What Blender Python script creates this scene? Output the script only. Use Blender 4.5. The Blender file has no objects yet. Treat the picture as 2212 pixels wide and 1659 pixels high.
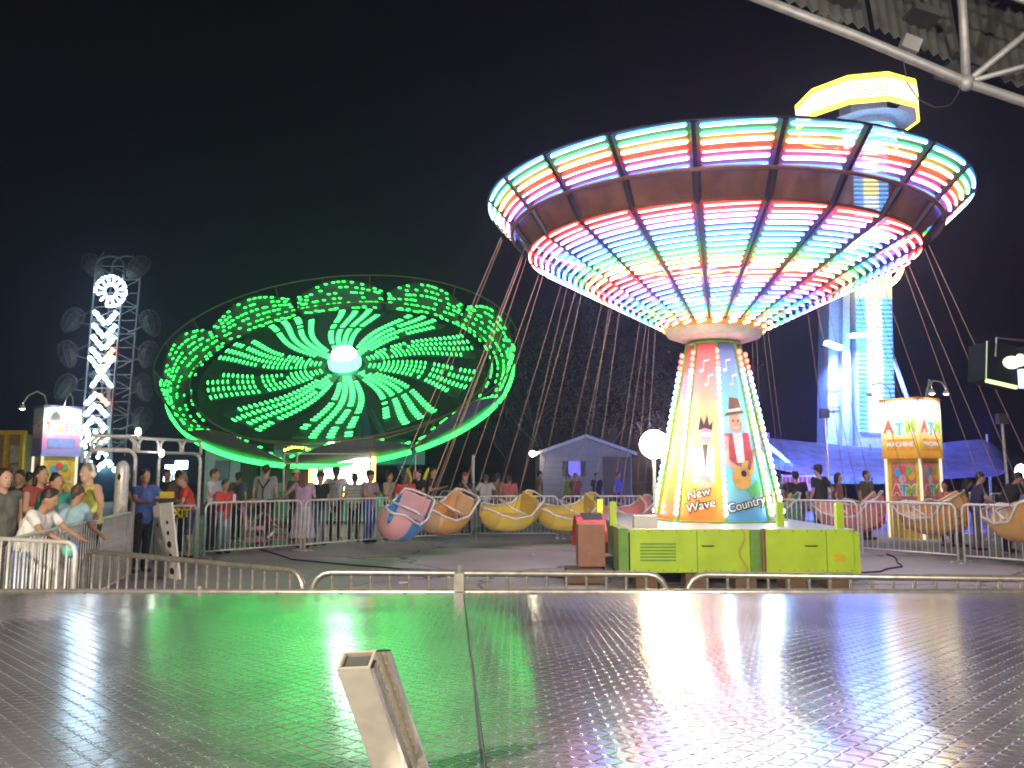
import bpy, math, random
from math import sin, cos, pi, radians as R
from mathutils import Vector, Matrix
random.seed(7)
sc = bpy.context.scene
col = sc.collection

# ------------------------------------------------------------------ camera, world, moonlight, exposure
FPX, PITCH, CAMZ = 1736.0, R(6.5), 1.6            # focal length in 2212-px units, pitch up, eye height
cam_d = bpy.data.cameras.new('camera'); cam = bpy.data.objects.new('camera', cam_d); col.objects.link(cam)
cam.location = (0, 0, CAMZ); cam.rotation_euler = (R(90)+PITCH, 0, 0)
cam_d.sensor_width = 36; cam_d.lens = 36*FPX/2212; cam_d.clip_start = .05; cam_d.clip_end = 2000
sc.camera = cam
w = bpy.data.worlds.new('World'); sc.world = w; w.use_nodes = True
nt = w.node_tree; bg = nt.nodes['Background']
sky = nt.nodes.new('ShaderNodeTexSky'); sky.sky_type = 'NISHITA'; sky.sun_disc = False
sky.sun_elevation = R(-6); sky.sun_rotation = R(180)
nt.links.new(sky.outputs[0], bg.inputs[0]); bg.inputs[1].default_value = .06
sun_d = bpy.data.lights.new('moon', 'SUN'); sun = bpy.data.objects.new('moon', sun_d); col.objects.link(sun)
sun_d.energy = .004; sun_d.color = (.8, .88, 1); sun_d.angle = R(.5); sun.rotation_euler = (R(40), 0, R(60))
vs = sc.view_settings; vs.view_transform = 'Standard'; vs.look = 'None'; vs.exposure = 1.05; vs.gamma = 1
sc.cycles.use_denoising = True; sc.cycles.sample_clamp_indirect = 4; sc.cycles.max_bounces = 6
sc.cycles.caustics_reflective = False; sc.cycles.caustics_refractive = False
sc.cycles.filter_width = 1.9

def ray(x, y):
    u, v = (x-1106)/FPX, (829.5-y)/FPX
    return Vector((u, cos(PITCH)-v*sin(PITCH), sin(PITCH)+v*cos(PITCH)))
def px(x, y, d):                                   # pixel (2212 wide) -> point at world distance d
    r = ray(x, y); t = d/r.y
    return Vector((r.x*t, d, CAMZ+r.z*t))
def gx(x, d, y=1100):                              # pixel column -> point on the ground at distance d
    p = px(x, y, d); return Vector((p.x, d, 0))

# ------------------------------------------------------------------ materials
MATS = {}
def mat(name, c, rough=.6, metal=0, var=.18, scale=7, bump=0, trans=0, spec=.5):
    if name in MATS: return MATS[name]
    m = bpy.data.materials.new(name); m.use_nodes = True; MATS[name] = m
    t = m.node_tree; b = t.nodes['Principled BSDF']
    b.inputs['Roughness'].default_value = rough; b.inputs['Metallic'].default_value = metal
    b.inputs['Specular IOR Level'].default_value = spec
    tc = t.nodes.new('ShaderNodeTexCoord'); n = t.nodes.new('ShaderNodeTexNoise')
    n.inputs['Scale'].default_value = scale; n.inputs['Detail'].default_value = 6
    t.links.new(tc.outputs['Object'], n.inputs['Vector'])
    rp = t.nodes.new('ShaderNodeValToRGB'); e = rp.color_ramp.elements
    e[0].position = .3; e[1].position = .75
    e[0].color = (*[max(0, x*(1-var)) for x in c], 1); e[1].color = (*[min(1, x*(1+var)) for x in c], 1)
    t.links.new(n.outputs['Fac'], rp.inputs[0]); t.links.new(rp.outputs[0], b.inputs['Base Color'])
    if bump:
        bp = t.nodes.new('ShaderNodeBump'); bp.inputs['Strength'].default_value = min(1, bump); bp.inputs['Distance'].default_value = .01 if bump < 1 else .05
        t.links.new(n.outputs['Fac'], bp.inputs['Height']); t.links.new(bp.outputs[0], b.inputs['Normal'])
    if trans:
        tr = t.nodes.new('ShaderNodeBsdfTransparent'); mx = t.nodes.new('ShaderNodeMixShader')
        mx.inputs[0].default_value = 1-trans
        t.links.new(tr.outputs[0], mx.inputs[1]); t.links.new(b.outputs[0], mx.inputs[2])
        t.links.new(mx.outputs[0], t.nodes['Material Output'].inputs[0])
    return m
def em(name, c, s, light=True):
    if name in MATS: return MATS[name]
    m = bpy.data.materials.new(name); m.use_nodes = True; MATS[name] = m
    t = m.node_tree; t.nodes.remove(t.nodes['Principled BSDF'])
    e = t.nodes.new('ShaderNodeEmission'); e.inputs[0].default_value = (*c, 1); e.inputs[1].default_value = s
    t.links.new(e.outputs[0], t.nodes['Material Output'].inputs[0])
    if not light: m.cycles.emission_sampling = 'NONE'
    return m
def grad(name, stops, z0, z1, rough=.4):           # panel colours run upward: print, plus lamp light on the kiosk signs
    if name in MATS: return MATS[name]
    m = mat(name, stops[0][1], rough); t = m.node_tree; b = t.nodes['Principled BSDF']
    tc = t.nodes.new('ShaderNodeTexCoord'); sp = t.nodes.new('ShaderNodeSeparateXYZ'); mr = t.nodes.new('ShaderNodeMapRange')
    n = t.nodes.new('ShaderNodeTexNoise'); n.inputs['Scale'].default_value = 4
    ad = t.nodes.new('ShaderNodeMath'); ad.operation = 'MULTIPLY_ADD'; ad.inputs[1].default_value = .35
    t.links.new(tc.outputs['Object'], sp.inputs[0]); t.links.new(tc.outputs['Object'], n.inputs[0])
    t.links.new(n.outputs['Fac'], ad.inputs[0]); t.links.new(sp.outputs['Z'], ad.inputs[2]); t.links.new(ad.outputs[0], mr.inputs[0])
    mr.inputs[1].default_value = z0+.17; mr.inputs[2].default_value = z1+.17
    rp = t.nodes.new('ShaderNodeValToRGB'); el = rp.color_ramp.elements
    while len(el) < len(stops): el.new(.5)
    for k, (p, c) in enumerate(stops): el[k].position = p; el[k].color = (*c, 1)
    t.links.new(mr.outputs[0], rp.inputs[0]); t.links.new(rp.outputs[0], b.inputs['Base Color'])
    return m

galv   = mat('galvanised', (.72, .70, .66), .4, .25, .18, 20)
galvn  = mat('galvanised_dull_shaded', (.33, .31, .28), .36, .75, .25, 25)  # dull galvanised; backlit shade of the near barriers is put into this tone
white  = mat('white_paint', (.74, .73, .70), .45, 0, .1, 6)
dark   = mat('dark_metal', (.035, .035, .04), .5, .2)
black  = mat('black_rubber', (.015, .015, .016), .7)
grey   = mat('grey_paint', (.3, .3, .3), .5)
yellow = mat('yellow_paint', (.75, .52, .03), .4)
lime   = mat('lime_paint', (.50, .74, .04), .38, 0, .12, 3)
limed  = mat('green_frame_paint', (.16, .36, .05), .42)
red    = mat('red_paint', (.55, .05, .04), .4)
bluep  = mat('blue_paint', (.05, .30, .70), .35)
beige  = mat('beige_paint', (.5, .42, .3), .5)
teal   = mat('teal_paint', (.05, .34, .26), .45)
brown  = mat('brown_metal', (.22, .12, .07), .5, .2)
chrome = mat('polished_aluminium', (.82, .8, .74), .22, 1, .06, 30)

# ------------------------------------------------------------------ mesh tools
def origin(o):
    v = Vector((0, 0, 0))
    while o: v = v+o.location; o = o.parent
    return v
class MB:
    def __init__(s): s.v = []; s.f = []; s.m = []; s.mi = 0
    def add(s, vs_, fs):
        o = len(s.v); s.v += [Vector(p) for p in vs_]; s.f += [tuple(i+o for i in f) for f in fs]; s.m += [s.mi]*len(fs); return s
    def box(s, c, d, M=None):
        x, y, z = d[0]/2, d[1]/2, d[2]/2
        vs_ = [Vector((a, b, e)) for e in (-z, z) for a, b in ((-x, -y), (x, -y), (x, y), (-x, y))]
        if M is not None: vs_ = [M @ p for p in vs_]
        return s.add([p+Vector(c) for p in vs_], [(3, 2, 1, 0), (4, 5, 6, 7), (0, 1, 5, 4), (1, 2, 6, 5), (2, 3, 7, 6), (3, 0, 4, 7)])
    def quadbox(s, a, b, c, d, th, n):             # slab: four corners, thickness along n
        q = [Vector(p) for p in (a, b, c, d)]; n = Vector(n).normalized()*th
        return s.add(q+[p+n for p in q], [(3, 2, 1, 0), (4, 5, 6, 7), (0, 1, 5, 4), (1, 2, 6, 5), (2, 3, 7, 6), (3, 0, 4, 7)])
    def tube(s, pts, r, k=8, closed=False, cap=True):
        pts = [Vector(p) for p in pts]; n = len(pts); base = len(s.v); rings = []
        rr = r if isinstance(r, (list, tuple)) else [r]*n
        ref = None
        for i, p in enumerate(pts):
            if closed: t = pts[(i+1) % n]-pts[i-1]
            else: t = pts[min(i+1, n-1)]-pts[max(i-1, 0)]
            t = t.normalized() if t.length > 1e-9 else Vector((0, 0, 1))
            if ref is None: ref = Vector((0, 0, 1)) if abs(t.z) < .9 else Vector((1, 0, 0))
            a = t.cross(ref)
            if a.length < 1e-6: a = t.orthogonal()
            a.normalize(); b = a.cross(t); ref = b if abs(b.dot(t)) < .5 else ref
            rings.append([p+a*cos(2*pi*j/k)*rr[i]+b*sin(2*pi*j/k)*rr[i] for j in range(k)])
        vs_ = [q for g in rings for q in g]; fs = []
        for i in range(n if closed else n-1):
            i2 = (i+1) % n
            for j in range(k): fs.append((i*k+j, i*k+(j+1) % k, i2*k+(j+1) % k, i2*k+j))
        if cap and not closed:
            fs.append(tuple(range(k))[::-1]); fs.append(tuple((n-1)*k+j for j in range(k)))
        return s.add(vs_, fs)
    def lathe(s, prof, k=24, c=(0, 0, 0), M=None):
        c = Vector(c); vs_ = []; fs = []
        for r, z in prof:
            for j in range(k):
                p = Vector((r*cos(2*pi*j/k), r*sin(2*pi*j/k), z)); vs_.append((M @ p if M is not None else p)+c)
        for i in range(len(prof)-1):
            for j in range(k): fs.append((i*k+j, i*k+(j+1) % k, (i+1)*k+(j+1) % k, (i+1)*k+j))
        return s.add(vs_, fs)
    def ell(s, c, r, k=10, h=6, M=None):           # ellipsoid
        c = Vector(c); vs_ = []; fs = []
        def P(x, y, z):
            p = Vector((x*r[0], y*r[1], z*r[2])); return (M @ p if M is not None else p)+c
        vs_.append(P(0, 0, -1))
        for i in range(1, h):
            a = -pi/2+pi*i/h
            vs_ += [P(cos(a)*cos(2*pi*j/k), cos(a)*sin(2*pi*j/k), sin(a)) for j in range(k)]
        vs_.append(P(0, 0, 1)); last = len(vs_)-1
        for j in range(k):
            fs.append((0, 1+(j+1) % k, 1+j)); fs.append((last, 1+(h-2)*k+j, 1+(h-2)*k+(j+1) % k))
            for i in range(h-2): fs.append((1+i*k+j, 1+i*k+(j+1) % k, 1+(i+1)*k+(j+1) % k, 1+(i+1)*k+j))
        return s.add(vs_, fs)
    def cap(s, a, b, ra, rb, k=10):                # tapered capsule
        a, b = Vector(a), Vector(b); t = b-a; L = t.length; t = t/L if L > 1e-6 else Vector((0, 0, 1))
        pts = []; rr = []
        for q in (-.97, -.7, -.35): pts.append(a+t*ra*q); rr.append(ra*math.sqrt(1-q*q))
        for q in (0, .33, .67, 1): pts.append(a.lerp(b, q)); rr.append(ra+(rb-ra)*q)
        for q in (.35, .7, .97): pts.append(b+t*rb*q); rr.append(rb*math.sqrt(1-q*q))
        return s.tube(pts, rr, k)
    def poly(s, pts, n, th=.004):                  # flat polygon with a little thickness
        pts = [Vector(p) for p in pts]; k = len(pts); n = Vector(n).normalized()*th
        return s.add(pts+[p+n for p in pts], [tuple(range(k))[::-1], tuple(range(k, 2*k))]+[(i, (i+1) % k, k+(i+1) % k, k+i) for i in range(k)])
    def mesh(s, name, ms, smooth=False, off=None):
        me = bpy.data.meshes.new(name)
        me.from_pydata([p-off for p in s.v] if off is not None else s.v, [], s.f)
        for m in (ms if isinstance(ms, (list, tuple)) else [ms]): me.materials.append(m)
        if any(s.m): me.polygons.foreach_set('material_index', s.m)
        if smooth: me.polygons.foreach_set('use_smooth', [True]*len(s.f))
        me.update(); return me
    def build(s, name, ms, parent=None, smooth=False, world=True, **tags):
        off = origin(parent) if (world and parent) else None
        o = bpy.data.objects.new(name, s.mesh(name, ms, smooth, off)); col.objects.link(o)
        if parent: o.parent = parent
        for k, v in tags.items(): o[k] = v
        return o
def link(name, me, parent=None, loc=(0, 0, 0), rot=None, scale=None):
    o = bpy.data.objects.new(name, me); col.objects.link(o); o.location = loc
    if rot is not None: o.rotation_euler = rot
    if scale is not None: o.scale = scale
    if parent: o.parent = parent
    return o
def thing(name, label, cat, loc=(0, 0, 0), rz=0, group=None):
    o = bpy.data.objects.new(name, None); col.objects.link(o); o.location = loc; o.rotation_euler = (0, 0, rz)
    o.empty_display_size = .2; o['label'] = label; o['category'] = cat
    if group: o['group'] = group
    return o
TXT = {}
def text(name, s, size, m, parent, loc, rot, th=.006, outline=0, shear=0, ax='CENTER', squash=1):
    key = (s, size, m.name, th, outline, shear, ax)
    if key not in TXT:
        cu = bpy.data.curves.new(name, 'FONT'); cu.body = s; cu.size = size; cu.extrude = th; cu.align_x = ax; cu.align_y = 'CENTER'
        cu.shear = shear; cu.offset = outline; cu.resolution_u = 3
        t = bpy.data.objects.new(name, cu); me = bpy.data.meshes.new_from_object(t)
        bpy.data.objects.remove(t); me.materials.clear(); me.materials.append(m); TXT[key] = me
    o = link(name, TXT[key], parent, loc, rot)
    if squash != 1: o.scale = (squash, 1, 1)
    return o
def lamp(name, parent, loc, energy, color, radius=.08, kind='POINT', rot=None, size=60):
    l = bpy.data.lights.new(name, kind); l.energy = energy; l.color = color
    if kind in ('POINT', 'SPOT'): l.shadow_soft_size = radius
    if kind == 'SPOT': l.spot_size = R(size); l.spot_blend = .6
    o = bpy.data.objects.new(name, l); col.objects.link(o); o.location = loc
    if rot is not None: o.rotation_euler = rot
    if parent: o.parent = parent
    return o
def aim(frm, to): return (Vector(to)-Vector(frm)).to_track_quat('-Z', 'Y').to_euler()

# ------------------------------------------------------------------ ground
def asphalt():
    m = bpy.data.materials.new('asphalt'); m.use_nodes = True; t = m.node_tree; b = t.nodes['Principled BSDF']; L = t.links.new
    tc = t.nodes.new('ShaderNodeTexCoord')
    def noise(s, d=8):
        n = t.nodes.new('ShaderNodeTexNoise'); n.inputs['Scale'].default_value = s; n.inputs['Detail'].default_value = d
        L(tc.outputs['Object'], n.inputs['Vector']); return n
    def ramp(i, a, b_, p=(.3, .7)):
        r = t.nodes.new('ShaderNodeValToRGB'); r.color_ramp.elements[0].position = p[0]; r.color_ramp.elements[1].position = p[1]
        r.color_ramp.elements[0].color = (*a, 1); r.color_ramp.elements[1].color = (*b_, 1); L(i, r.inputs[0]); return r
    n1, n2 = noise(.35), noise(45)
    r1 = ramp(n1.outputs['Fac'], (.30, .27, .265), (.52, .475, .46)); r2 = ramp(n2.outputs['Fac'], (.6, .6, .6), (1.2, 1.2, 1.2))
    mu = t.nodes.new('ShaderNodeMix'); mu.data_type = 'RGBA'; mu.blend_type = 'MULTIPLY'; mu.inputs[0].default_value = 1
    L(r1.outputs[0], mu.inputs[6]); L(r2.outputs[0], mu.inputs[7])
    vo = t.nodes.new('ShaderNodeTexVoronoi'); vo.feature = 'DISTANCE_TO_EDGE'; vo.inputs['Scale'].default_value = .22
    wn = noise(1.3); va = t.nodes.new('ShaderNodeVectorMath'); va.operation = 'MULTIPLY_ADD'; va.inputs[1].default_value = (.9, .9, .9)
    L(wn.outputs['Color'], va.inputs[0]); L(tc.outputs['Object'], va.inputs[2]); L(va.outputs[0], vo.inputs['Vector'])
    cr = ramp(vo.outputs['Distance'], (.22, .2, .18), (1, 1, 1), (.002, .010))
    m2 = t.nodes.new('ShaderNodeMix'); m2.data_type = 'RGBA'; m2.blend_type = 'MULTIPLY'; m2.inputs[0].default_value = 1
    L(mu.outputs[2], m2.inputs[6]); L(cr.outputs[0], m2.inputs[7]); L(m2.outputs[2], b.inputs['Base Color'])
    b.inputs['Roughness'].default_value = .62
    bp = t.nodes.new('ShaderNodeBump'); bp.inputs['Strength'].default_value = .35; bp.inputs['Distance'].default_value = .01
    L(n2.outputs['Fac'], bp.inputs['Height']); L(bp.outputs[0], b.inputs['Normal'])
    return m
g = MB().add([(-150, -40, 0), (150, -40, 0), (150, 210, 0), (-150, 210, 0)], [(0, 1, 2, 3)])
go = g.build('ground', asphalt()); go['kind'] = 'structure'

# ------------------------------------------------------------------ tread-plate platform in the foreground
def treadplate():
    m = bpy.data.materials.new('tread_plate'); m.use_nodes = True; t = m.node_tree; b = t.nodes['Principled BSDF']; L = t.links.new
    def M(op, a, b_=None, c=None):
        n = t.nodes.new('ShaderNodeMath'); n.operation = op
        for i, v in enumerate((a, b_, c)):
            if v is None: continue
            if isinstance(v, (int, float)): n.inputs[i].default_value = v
            else: L(v, n.inputs[i])
        return n.outputs[0]
    tc = t.nodes.new('ShaderNodeTexCoord'); sp = t.nodes.new('ShaderNodeSeparateXYZ'); L(tc.outputs['Object'], sp.inputs[0])
    X = M('MULTIPLY', sp.outputs[0], 1/.025); Y = M('MULTIPLY', sp.outputs[1], 1/.025)
    par = M('MODULO', M('ADD', M('ABSOLUTE', M('FLOOR', X)), M('ABSOLUTE', M('FLOOR', Y))), 2)
    u = M('SUBTRACT', M('FRACT', X), .5); v = M('SUBTRACT', M('FRACT', Y), .5)
    sg = M('SUBTRACT', M('MULTIPLY', par, 2), 1)
    a = M('MULTIPLY', M('ADD', u, M('MULTIPLY', v, sg)), .7071); c = M('MULTIPLY', M('SUBTRACT', v, M('MULTIPLY', u, sg)), .7071)
    e = M('ADD', M('POWER', M('DIVIDE', a, .62), 2), M('POWER', M('DIVIDE', c, .15), 2))
    hgt = M('SMOOTH_MAX', M('SUBTRACT', 1, e), 0, .3)
    hgt = M('MINIMUM', hgt, .75)
    n = t.nodes.new('ShaderNodeTexNoise'); n.inputs['Scale'].default_value = 2.2; n.inputs['Detail'].default_value = 8; L(tc.outputs['Object'], n.inputs[0])
    n2 = t.nodes.new('ShaderNodeTexNoise'); n2.inputs['Scale'].default_value = 3.1; n2.inputs['Detail'].default_value = 2; L(tc.outputs['Object'], n2.inputs[0])
    mp = t.nodes.new('ShaderNodeMapping'); mp.inputs['Scale'].default_value = (9, 1.6, 1); mp.inputs['Rotation'].default_value = (0, 0, .5); L(tc.outputs['Object'], mp.inputs[0])
    n3 = t.nodes.new('ShaderNodeTexNoise'); n3.inputs['Scale'].default_value = 2.0; n3.inputs['Detail'].default_value = 9; n3.inputs['Roughness'].default_value = .7; L(mp.outputs[0], n3.inputs[0])
    bp2 = t.nodes.new('ShaderNodeBump'); bp2.inputs['Strength'].default_value = .07; bp2.inputs['Distance'].default_value = .02; L(n2.outputs['Fac'], bp2.inputs['Height'])
    bp = t.nodes.new('ShaderNodeBump'); bp.inputs['Strength'].default_value = .8; bp.inputs['Distance'].default_value = .0026
    L(hgt, bp.inputs['Height']); L(bp2.outputs[0], bp.inputs['Normal']); L(bp.outputs[0], b.inputs['Normal'])
    rp = t.nodes.new('ShaderNodeValToRGB'); rp.color_ramp.elements[0].color = (.42, .42, .48, 1); rp.color_ramp.elements[1].color = (.62, .62, .69, 1)
    rp.color_ramp.elements[0].position = .3; rp.color_ramp.elements[1].position = .7
    L(n.outputs['Fac'], rp.inputs[0]); L(rp.outputs[0], b.inputs['Base Color'])
    L(M('ADD', M('MULTIPLY', hgt, -.06), M('ADD', M('MULTIPLY_ADD', n.outputs['Fac'], .09, .06), M('MULTIPLY', n3.outputs['Fac'], .11))), b.inputs['Roughness'])
    b.inputs['Metallic'].default_value = .9
    return m
DE = 3.9; ZE = px(1106, 1279, DE).z
def seam_x(y): return -.23+(DE-y)*.072
def deck_z(x, y):
    k = min(1, max(0, (x-seam_x(y))/1.6+.5)); k = k*k*(3-2*k)
    sl = .018*(1-k)+.052*k; d = DE-y
    crease = .7+max(0, -1.45-x)*.75
    return ZE+sl*d+(1-k)*.02*min(d, crease)-.0
plat = thing('ride_platform', 'silver tread-plate ride platform filling the whole foreground', 'platform', (0, 1.5, 0))
tp = treadplate(); bolt_m = mat('bolt_steel', (.3, .3, .31), .4, .8)
def plate(xa, xb, nx, ny=44, y0=-1.6):
    b = MB(); vs_ = []; fs = []
    for j in range(ny+1):
        y = y0+(DE-y0)*j/ny
        for i in range(nx+1):
            q = i/nx; x0 = xa if xa is not None else seam_x(y)+.004; x1 = xb if xb is not None else seam_x(y)-.004
            x = x0+(x1-x0)*q; vs_.append((x, y, deck_z(x, y)))
    for j in range(ny):
        for i in range(nx): k = j*(nx+1)+i; fs.append((k, k+1, k+nx+2, k+nx+1))
    n = len(vs_); vs_ += [(x, y, z-.012) for x, y, z in vs_]
    fs += [tuple(i+n for i in f)[::-1] for f in fs]
    b.add(vs_, fs)
    return b
plate(-6.5, None, 40).build('deck_plate', tp, plat, label='deck plate left of the seam')
plate(None, 7.5, 40).build('deck_plate', tp, plat, label='deck plate right of the seam')
MB().tube([(-6.5, DE+.02, ZE-.004), (7.5, DE+.02, ZE-.004)], .017, 10).build('edge_pipe', galvn, plat, True)
MB().box((.5, DE-.02, ZE-.16), (14, .03, .26)).build('edge_beam', dark, plat)
for x in (-5, -2.4, .2, 2.8, 5.4): MB().box((x, DE-.3, (ZE-.3)/2), (.1, .1, ZE-.3)).build('support_leg', dark, plat)
br = px(992, 1262, DE+.02); b = MB(); b.box((br.x, DE+.02, br.z+.012), (.045, .06, .085)); b.tube([(br.x, DE+.02, br.z+.05), (br.x, DE+.02, br.z+.09)], .009, 6)
b.build('edge_clamp', galvn, plat)
br = px(430, 1280, DE+.02); MB().tube([(br.x, DE+.02, br.z-.04), (br.x, DE+.02, br.z+.03)], .012, 6).build('edge_peg', galvn, plat)
MB().tube([(seam_x(y), y, deck_z(seam_x(y)-.01, y)+.001) for y in (-1.6, 0, 1, 2, 3, DE-.02)], .003, 5).build('seam_strip', dark, plat)

for i in range(30):
    x = -4.4+.3*i; MB().lathe([(0, .004), (.006, .0035), (.009, .0)], 8, (x, DE-.05, deck_z(x, DE-.05)+.0005)).build('deck_bolt', bolt_m, plat, True)
# open aluminium channel leaning up in front of the camera
def channel():
    top = px(770, 1425, 1.18); bot = px(880, 1740, 1.34); ax = (top-bot).normalized()
    rt = Vector((1, -.14, 0)); rt = (rt-ax*rt.dot(ax)).normalized(); fr = ax.cross(rt).normalized()
    if fr.y > 0: fr = -fr
    t = thing('metal_channel', 'pale metal channel post with open hollow top leaning over the tread plate', 'post', bot)
    W, D, th = .050, .034, .004
    def slab(a0, a1, b0, b1, nm, m, **k):
        b = MB(); q = [bot+rt*x+fr*y for x, y in ((a0, b0), (a1, b0), (a1, b1), (a0, b1))]
        b.add(q+[p+(top-bot) for p in q], [(3, 2, 1, 0), (4, 5, 6, 7), (0, 1, 5, 4), (1, 2, 6, 5), (2, 3, 7, 6), (3, 0, 4, 7)]); return b.build(nm, m, t, **k)
    slab(-W/2, W/2, D/2-th, D/2, 'front_wall', beige_al); slab(-W/2, W/2, -D/2, -D/2+th, 'rear_wall', beige_al)
    slab(-W/2, -W/2+th, -D/2+th, D/2-th, 'side_wall', beige_al); slab(W/2-th, W/2, -D/2+th, D/2-th, 'side_wall', beige_al)
    slab(W/2+.0005, W/2+.006, .002, D/2+.001, 'trim_strip', chrome); slab(W/2+.0005, W/2+.022, -D/2, -D/2+.004, 'flange', chrome)
    q = [top-ax*.006+rt*x+fr*y for x, y in ((-W/2+th, -D/2+th), (W/2-th, -D/2+th), (W/2-th, D/2-th), (-W/2+th, D/2-th))]; MB().quadbox(*q, -.004, ax).build('hollow_shade', black, t)  # black sheet inside the open top: shade of the hollow put in as colour
    for k in range(14):
        p = top.lerp(bot, .05+k*.055)+rt*(W/2+.0045)+fr*(-.002)
        MB().ell(p, (.0022, .0022, .0026), 6, 4).build('rivet', galvn, t)
beige_al = mat('satin_aluminium', (.52, .49, .41), .34, .75, .1, 40)
channel()

# ------------------------------------------------------------------ steel roof truss of the ride overhead, top right
D_TR = 5.2
tr = thing('roof_truss', 'grey steel roof truss and corrugated sheets overhead at top right', 'roof truss', px(2088, 178, D_TR))
trm = mat('truss_steel', (.20, .20, .22), .5, .3, .2, 14)
def P(x, y, d=D_TR): return px(x, y, d)
J = P(2088, 178)
MB().tube([P(1560, -34), P(1850, 78), J, P(2260, 236), P(2420, 300)], .034, 10).build('lower_chord', trm, tr, True)
MB().tube([J, P(2078, -10), P(2072, -130)], .03, 10).build('web_post', trm, tr, True)
MB().tube([J, P(2230, 62), P(2330, -20)], .024, 8).build('web_brace', trm, tr, True)
MB().tube([J, P(2260, 130), P(2360, 100)], .02, 8).build('web_brace', trm, tr, True)
MB().tube([P(1880, -130), P(2072, -120), P(2420, -90)], .034, 8).build('upper_chord', trm, tr, True)
MB().tube([P(1850, -130), P(2260, 20), P(2420, 90)], .02, 8).build('cross_tube', trm, tr, True)
MB().ell(J, (.055, .045, .06), 10, 6).build('joint_plate', trm, tr, True)
def sheet(x0, x1, yy0, yy1, dep0, dep1, nm='roof_sheet'):   # corrugated sheet seen from below, sloping back
    n = 18; vs_ = []; fs = []
    for i in range(n+1):
        q = i/n; w_ = (i % 2)*.04
        a = P(x0+(x1-x0)*q, yy0+(yy1-yy0)*q, dep0); c = P(x0+(x1-x0)*q-30, yy0+(yy1-yy0)*q-170, dep1)
        a.z += w_; c.z += w_; vs_ += [a, c, a+Vector((0, 0, .006)), c+Vector((0, 0, .006))]
    for i in range(n):
        k = 4*i; fs += [(k, k+4, k+5, k+1), (k+2, k+3, k+7, k+6), (k, k+2, k+6, k+4), (k+1, k+5, k+7, k+3)]
    MB().add(vs_, fs).build(nm, mat('roof_sheet_metal', (.16, .17, .17), .35, .6, .3, 5), tr)
sheet(1655, 1880, -8, 72, D_TR+.1, D_TR+.9); sheet(1890, 2080, 66, 150, D_TR+.1, D_TR+.9); sheet(2092, 2330, 150, 240, D_TR+.12, D_TR+.95)
for k, (x, y) in enumerate(((1810, 10), (1985, 45), (2070, 150))):
    p = P(x, y, D_TR+.25); MB().box(p, (.2, .3, .05), Matrix.Rotation(.35, 3, 'Y')).build('lamp_housing', dark, tr)
b = MB(); p = P(1965, 98); b.box(p, (.12, .08, .1), Matrix.Rotation(.4, 3, 'Y')); b.build('clamp', trm, tr)
b = MB(); b.tube([P(1950, 120), P(1960, 180), P(1985, 215), P(2020, 232), P(2052, 228), P(2068, 205), P(2078, 180)], .004, 5); b.build('loose_cable', black, tr)
# the ride's own work lamps, on the truss line behind the camera
for k, (x, y, z, e) in enumerate(((-3.2, -1.6, 3.9, 2300), (2.6, -2.0, 4.0, 1300))):
    l = thing('work_lamp', ['warm work lamp under the ride roof, left of the viewer', 'warm work lamp under the ride roof, right of the viewer'][k], 'lamp', (x, y, z), group='work lamps of the ride')
    b = MB(); b.lathe([(.03, .12), (.05, .1), (.13, -.02), (.125, -.02), (.045, .09)], 16, (x, y, z)); b.tube([(x, y, z+.1), (x, y, z+.6)], .015, 6); b.build('shade', galvn, l, True)
    MB().ell((x, y, z-.01), (.05, .05, .06), 10, 6).build('bulb', em('warm_bulb', (1, .78, .48), 20, False), l, True)
    lamp('bulb_light', l, (0, 0, -.1), e, (1, .87, .68), .1)

# ------------------------------------------------------------------ crowd barriers
BARM = {}
def barrier(p0, p1, label, h=1.07, m=galv, group='crowd barriers', bar_r=.0075, step=.107, feet=True, rt=.019, rc=.12):
    p0, p1 = Vector(p0), Vector(p1); p0.z = p1.z = 0
    d = p1-p0; L = d.length; t = thing('crowd_barrier', label, 'barrier', (p0+p1)/2, math.atan2(d.y, d.x), group)
    a = L/2-.02; zb = .13
    pts = [(-a, 0, .02), (-a, 0, h-rc)]+[(-a+rc-rc*cos(q), 0, h-rc+rc*sin(q)) for q in (.4, .8, 1.2)]+[(-a+rc, 0, h), (a-rc, 0, h)]
    pts += [(a-rc+rc*sin(q), 0, h-rc+rc*cos(q)) for q in (.4, .8, 1.2)]+[(a, 0, h-rc), (a, 0, .02)]
    MB().tube(pts, rt, 8).build('frame', m, t, True, False)
    MB().tube([(-a, 0, zb), (a, 0, zb)], rt*.8, 8).build('bottom_rail', m, t, True, False)
    key = (round(h, 2), m.name, bar_r)
    if key not in BARM: BARM[key] = MB().tube([(0, 0, zb), (0, 0, h-.01)], bar_r, 6).mesh('bar', m, True)
    n = max(3, int(L/step))
    for i in range(1, n): link('bar', BARM[key], t, (-a+2*a*i/n, 0, 0))
    if feet:
        for s in (-1, 1): MB().box((s*(a-.02), 0, .012), (.05, .46, .02)).build('foot', m, t, False, False)
    return t
NB = [((-70, 7.1), (164, 6.45), 'pale barrier panel at the left frame edge, nearest the leaning kids'),
      ((178, 5.8), (660, 4.55), 'near barrier behind the platform, second from the left, its rail sloping down'),
      ((668, 4.52), (1447, 4.42), 'near barrier behind the platform with green light on its rail, centre'),
      ((1476, 4.42), (2262, 4.22), 'near barrier behind the platform in front of the green ride base, right')]
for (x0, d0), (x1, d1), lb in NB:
    barrier(gx(x0, d0, 1235), gx(x1, d1, 1235), lb, m=galvn if d0 < 6 else galv, bar_r=.0085, rt=.018, rc=.1)
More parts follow.
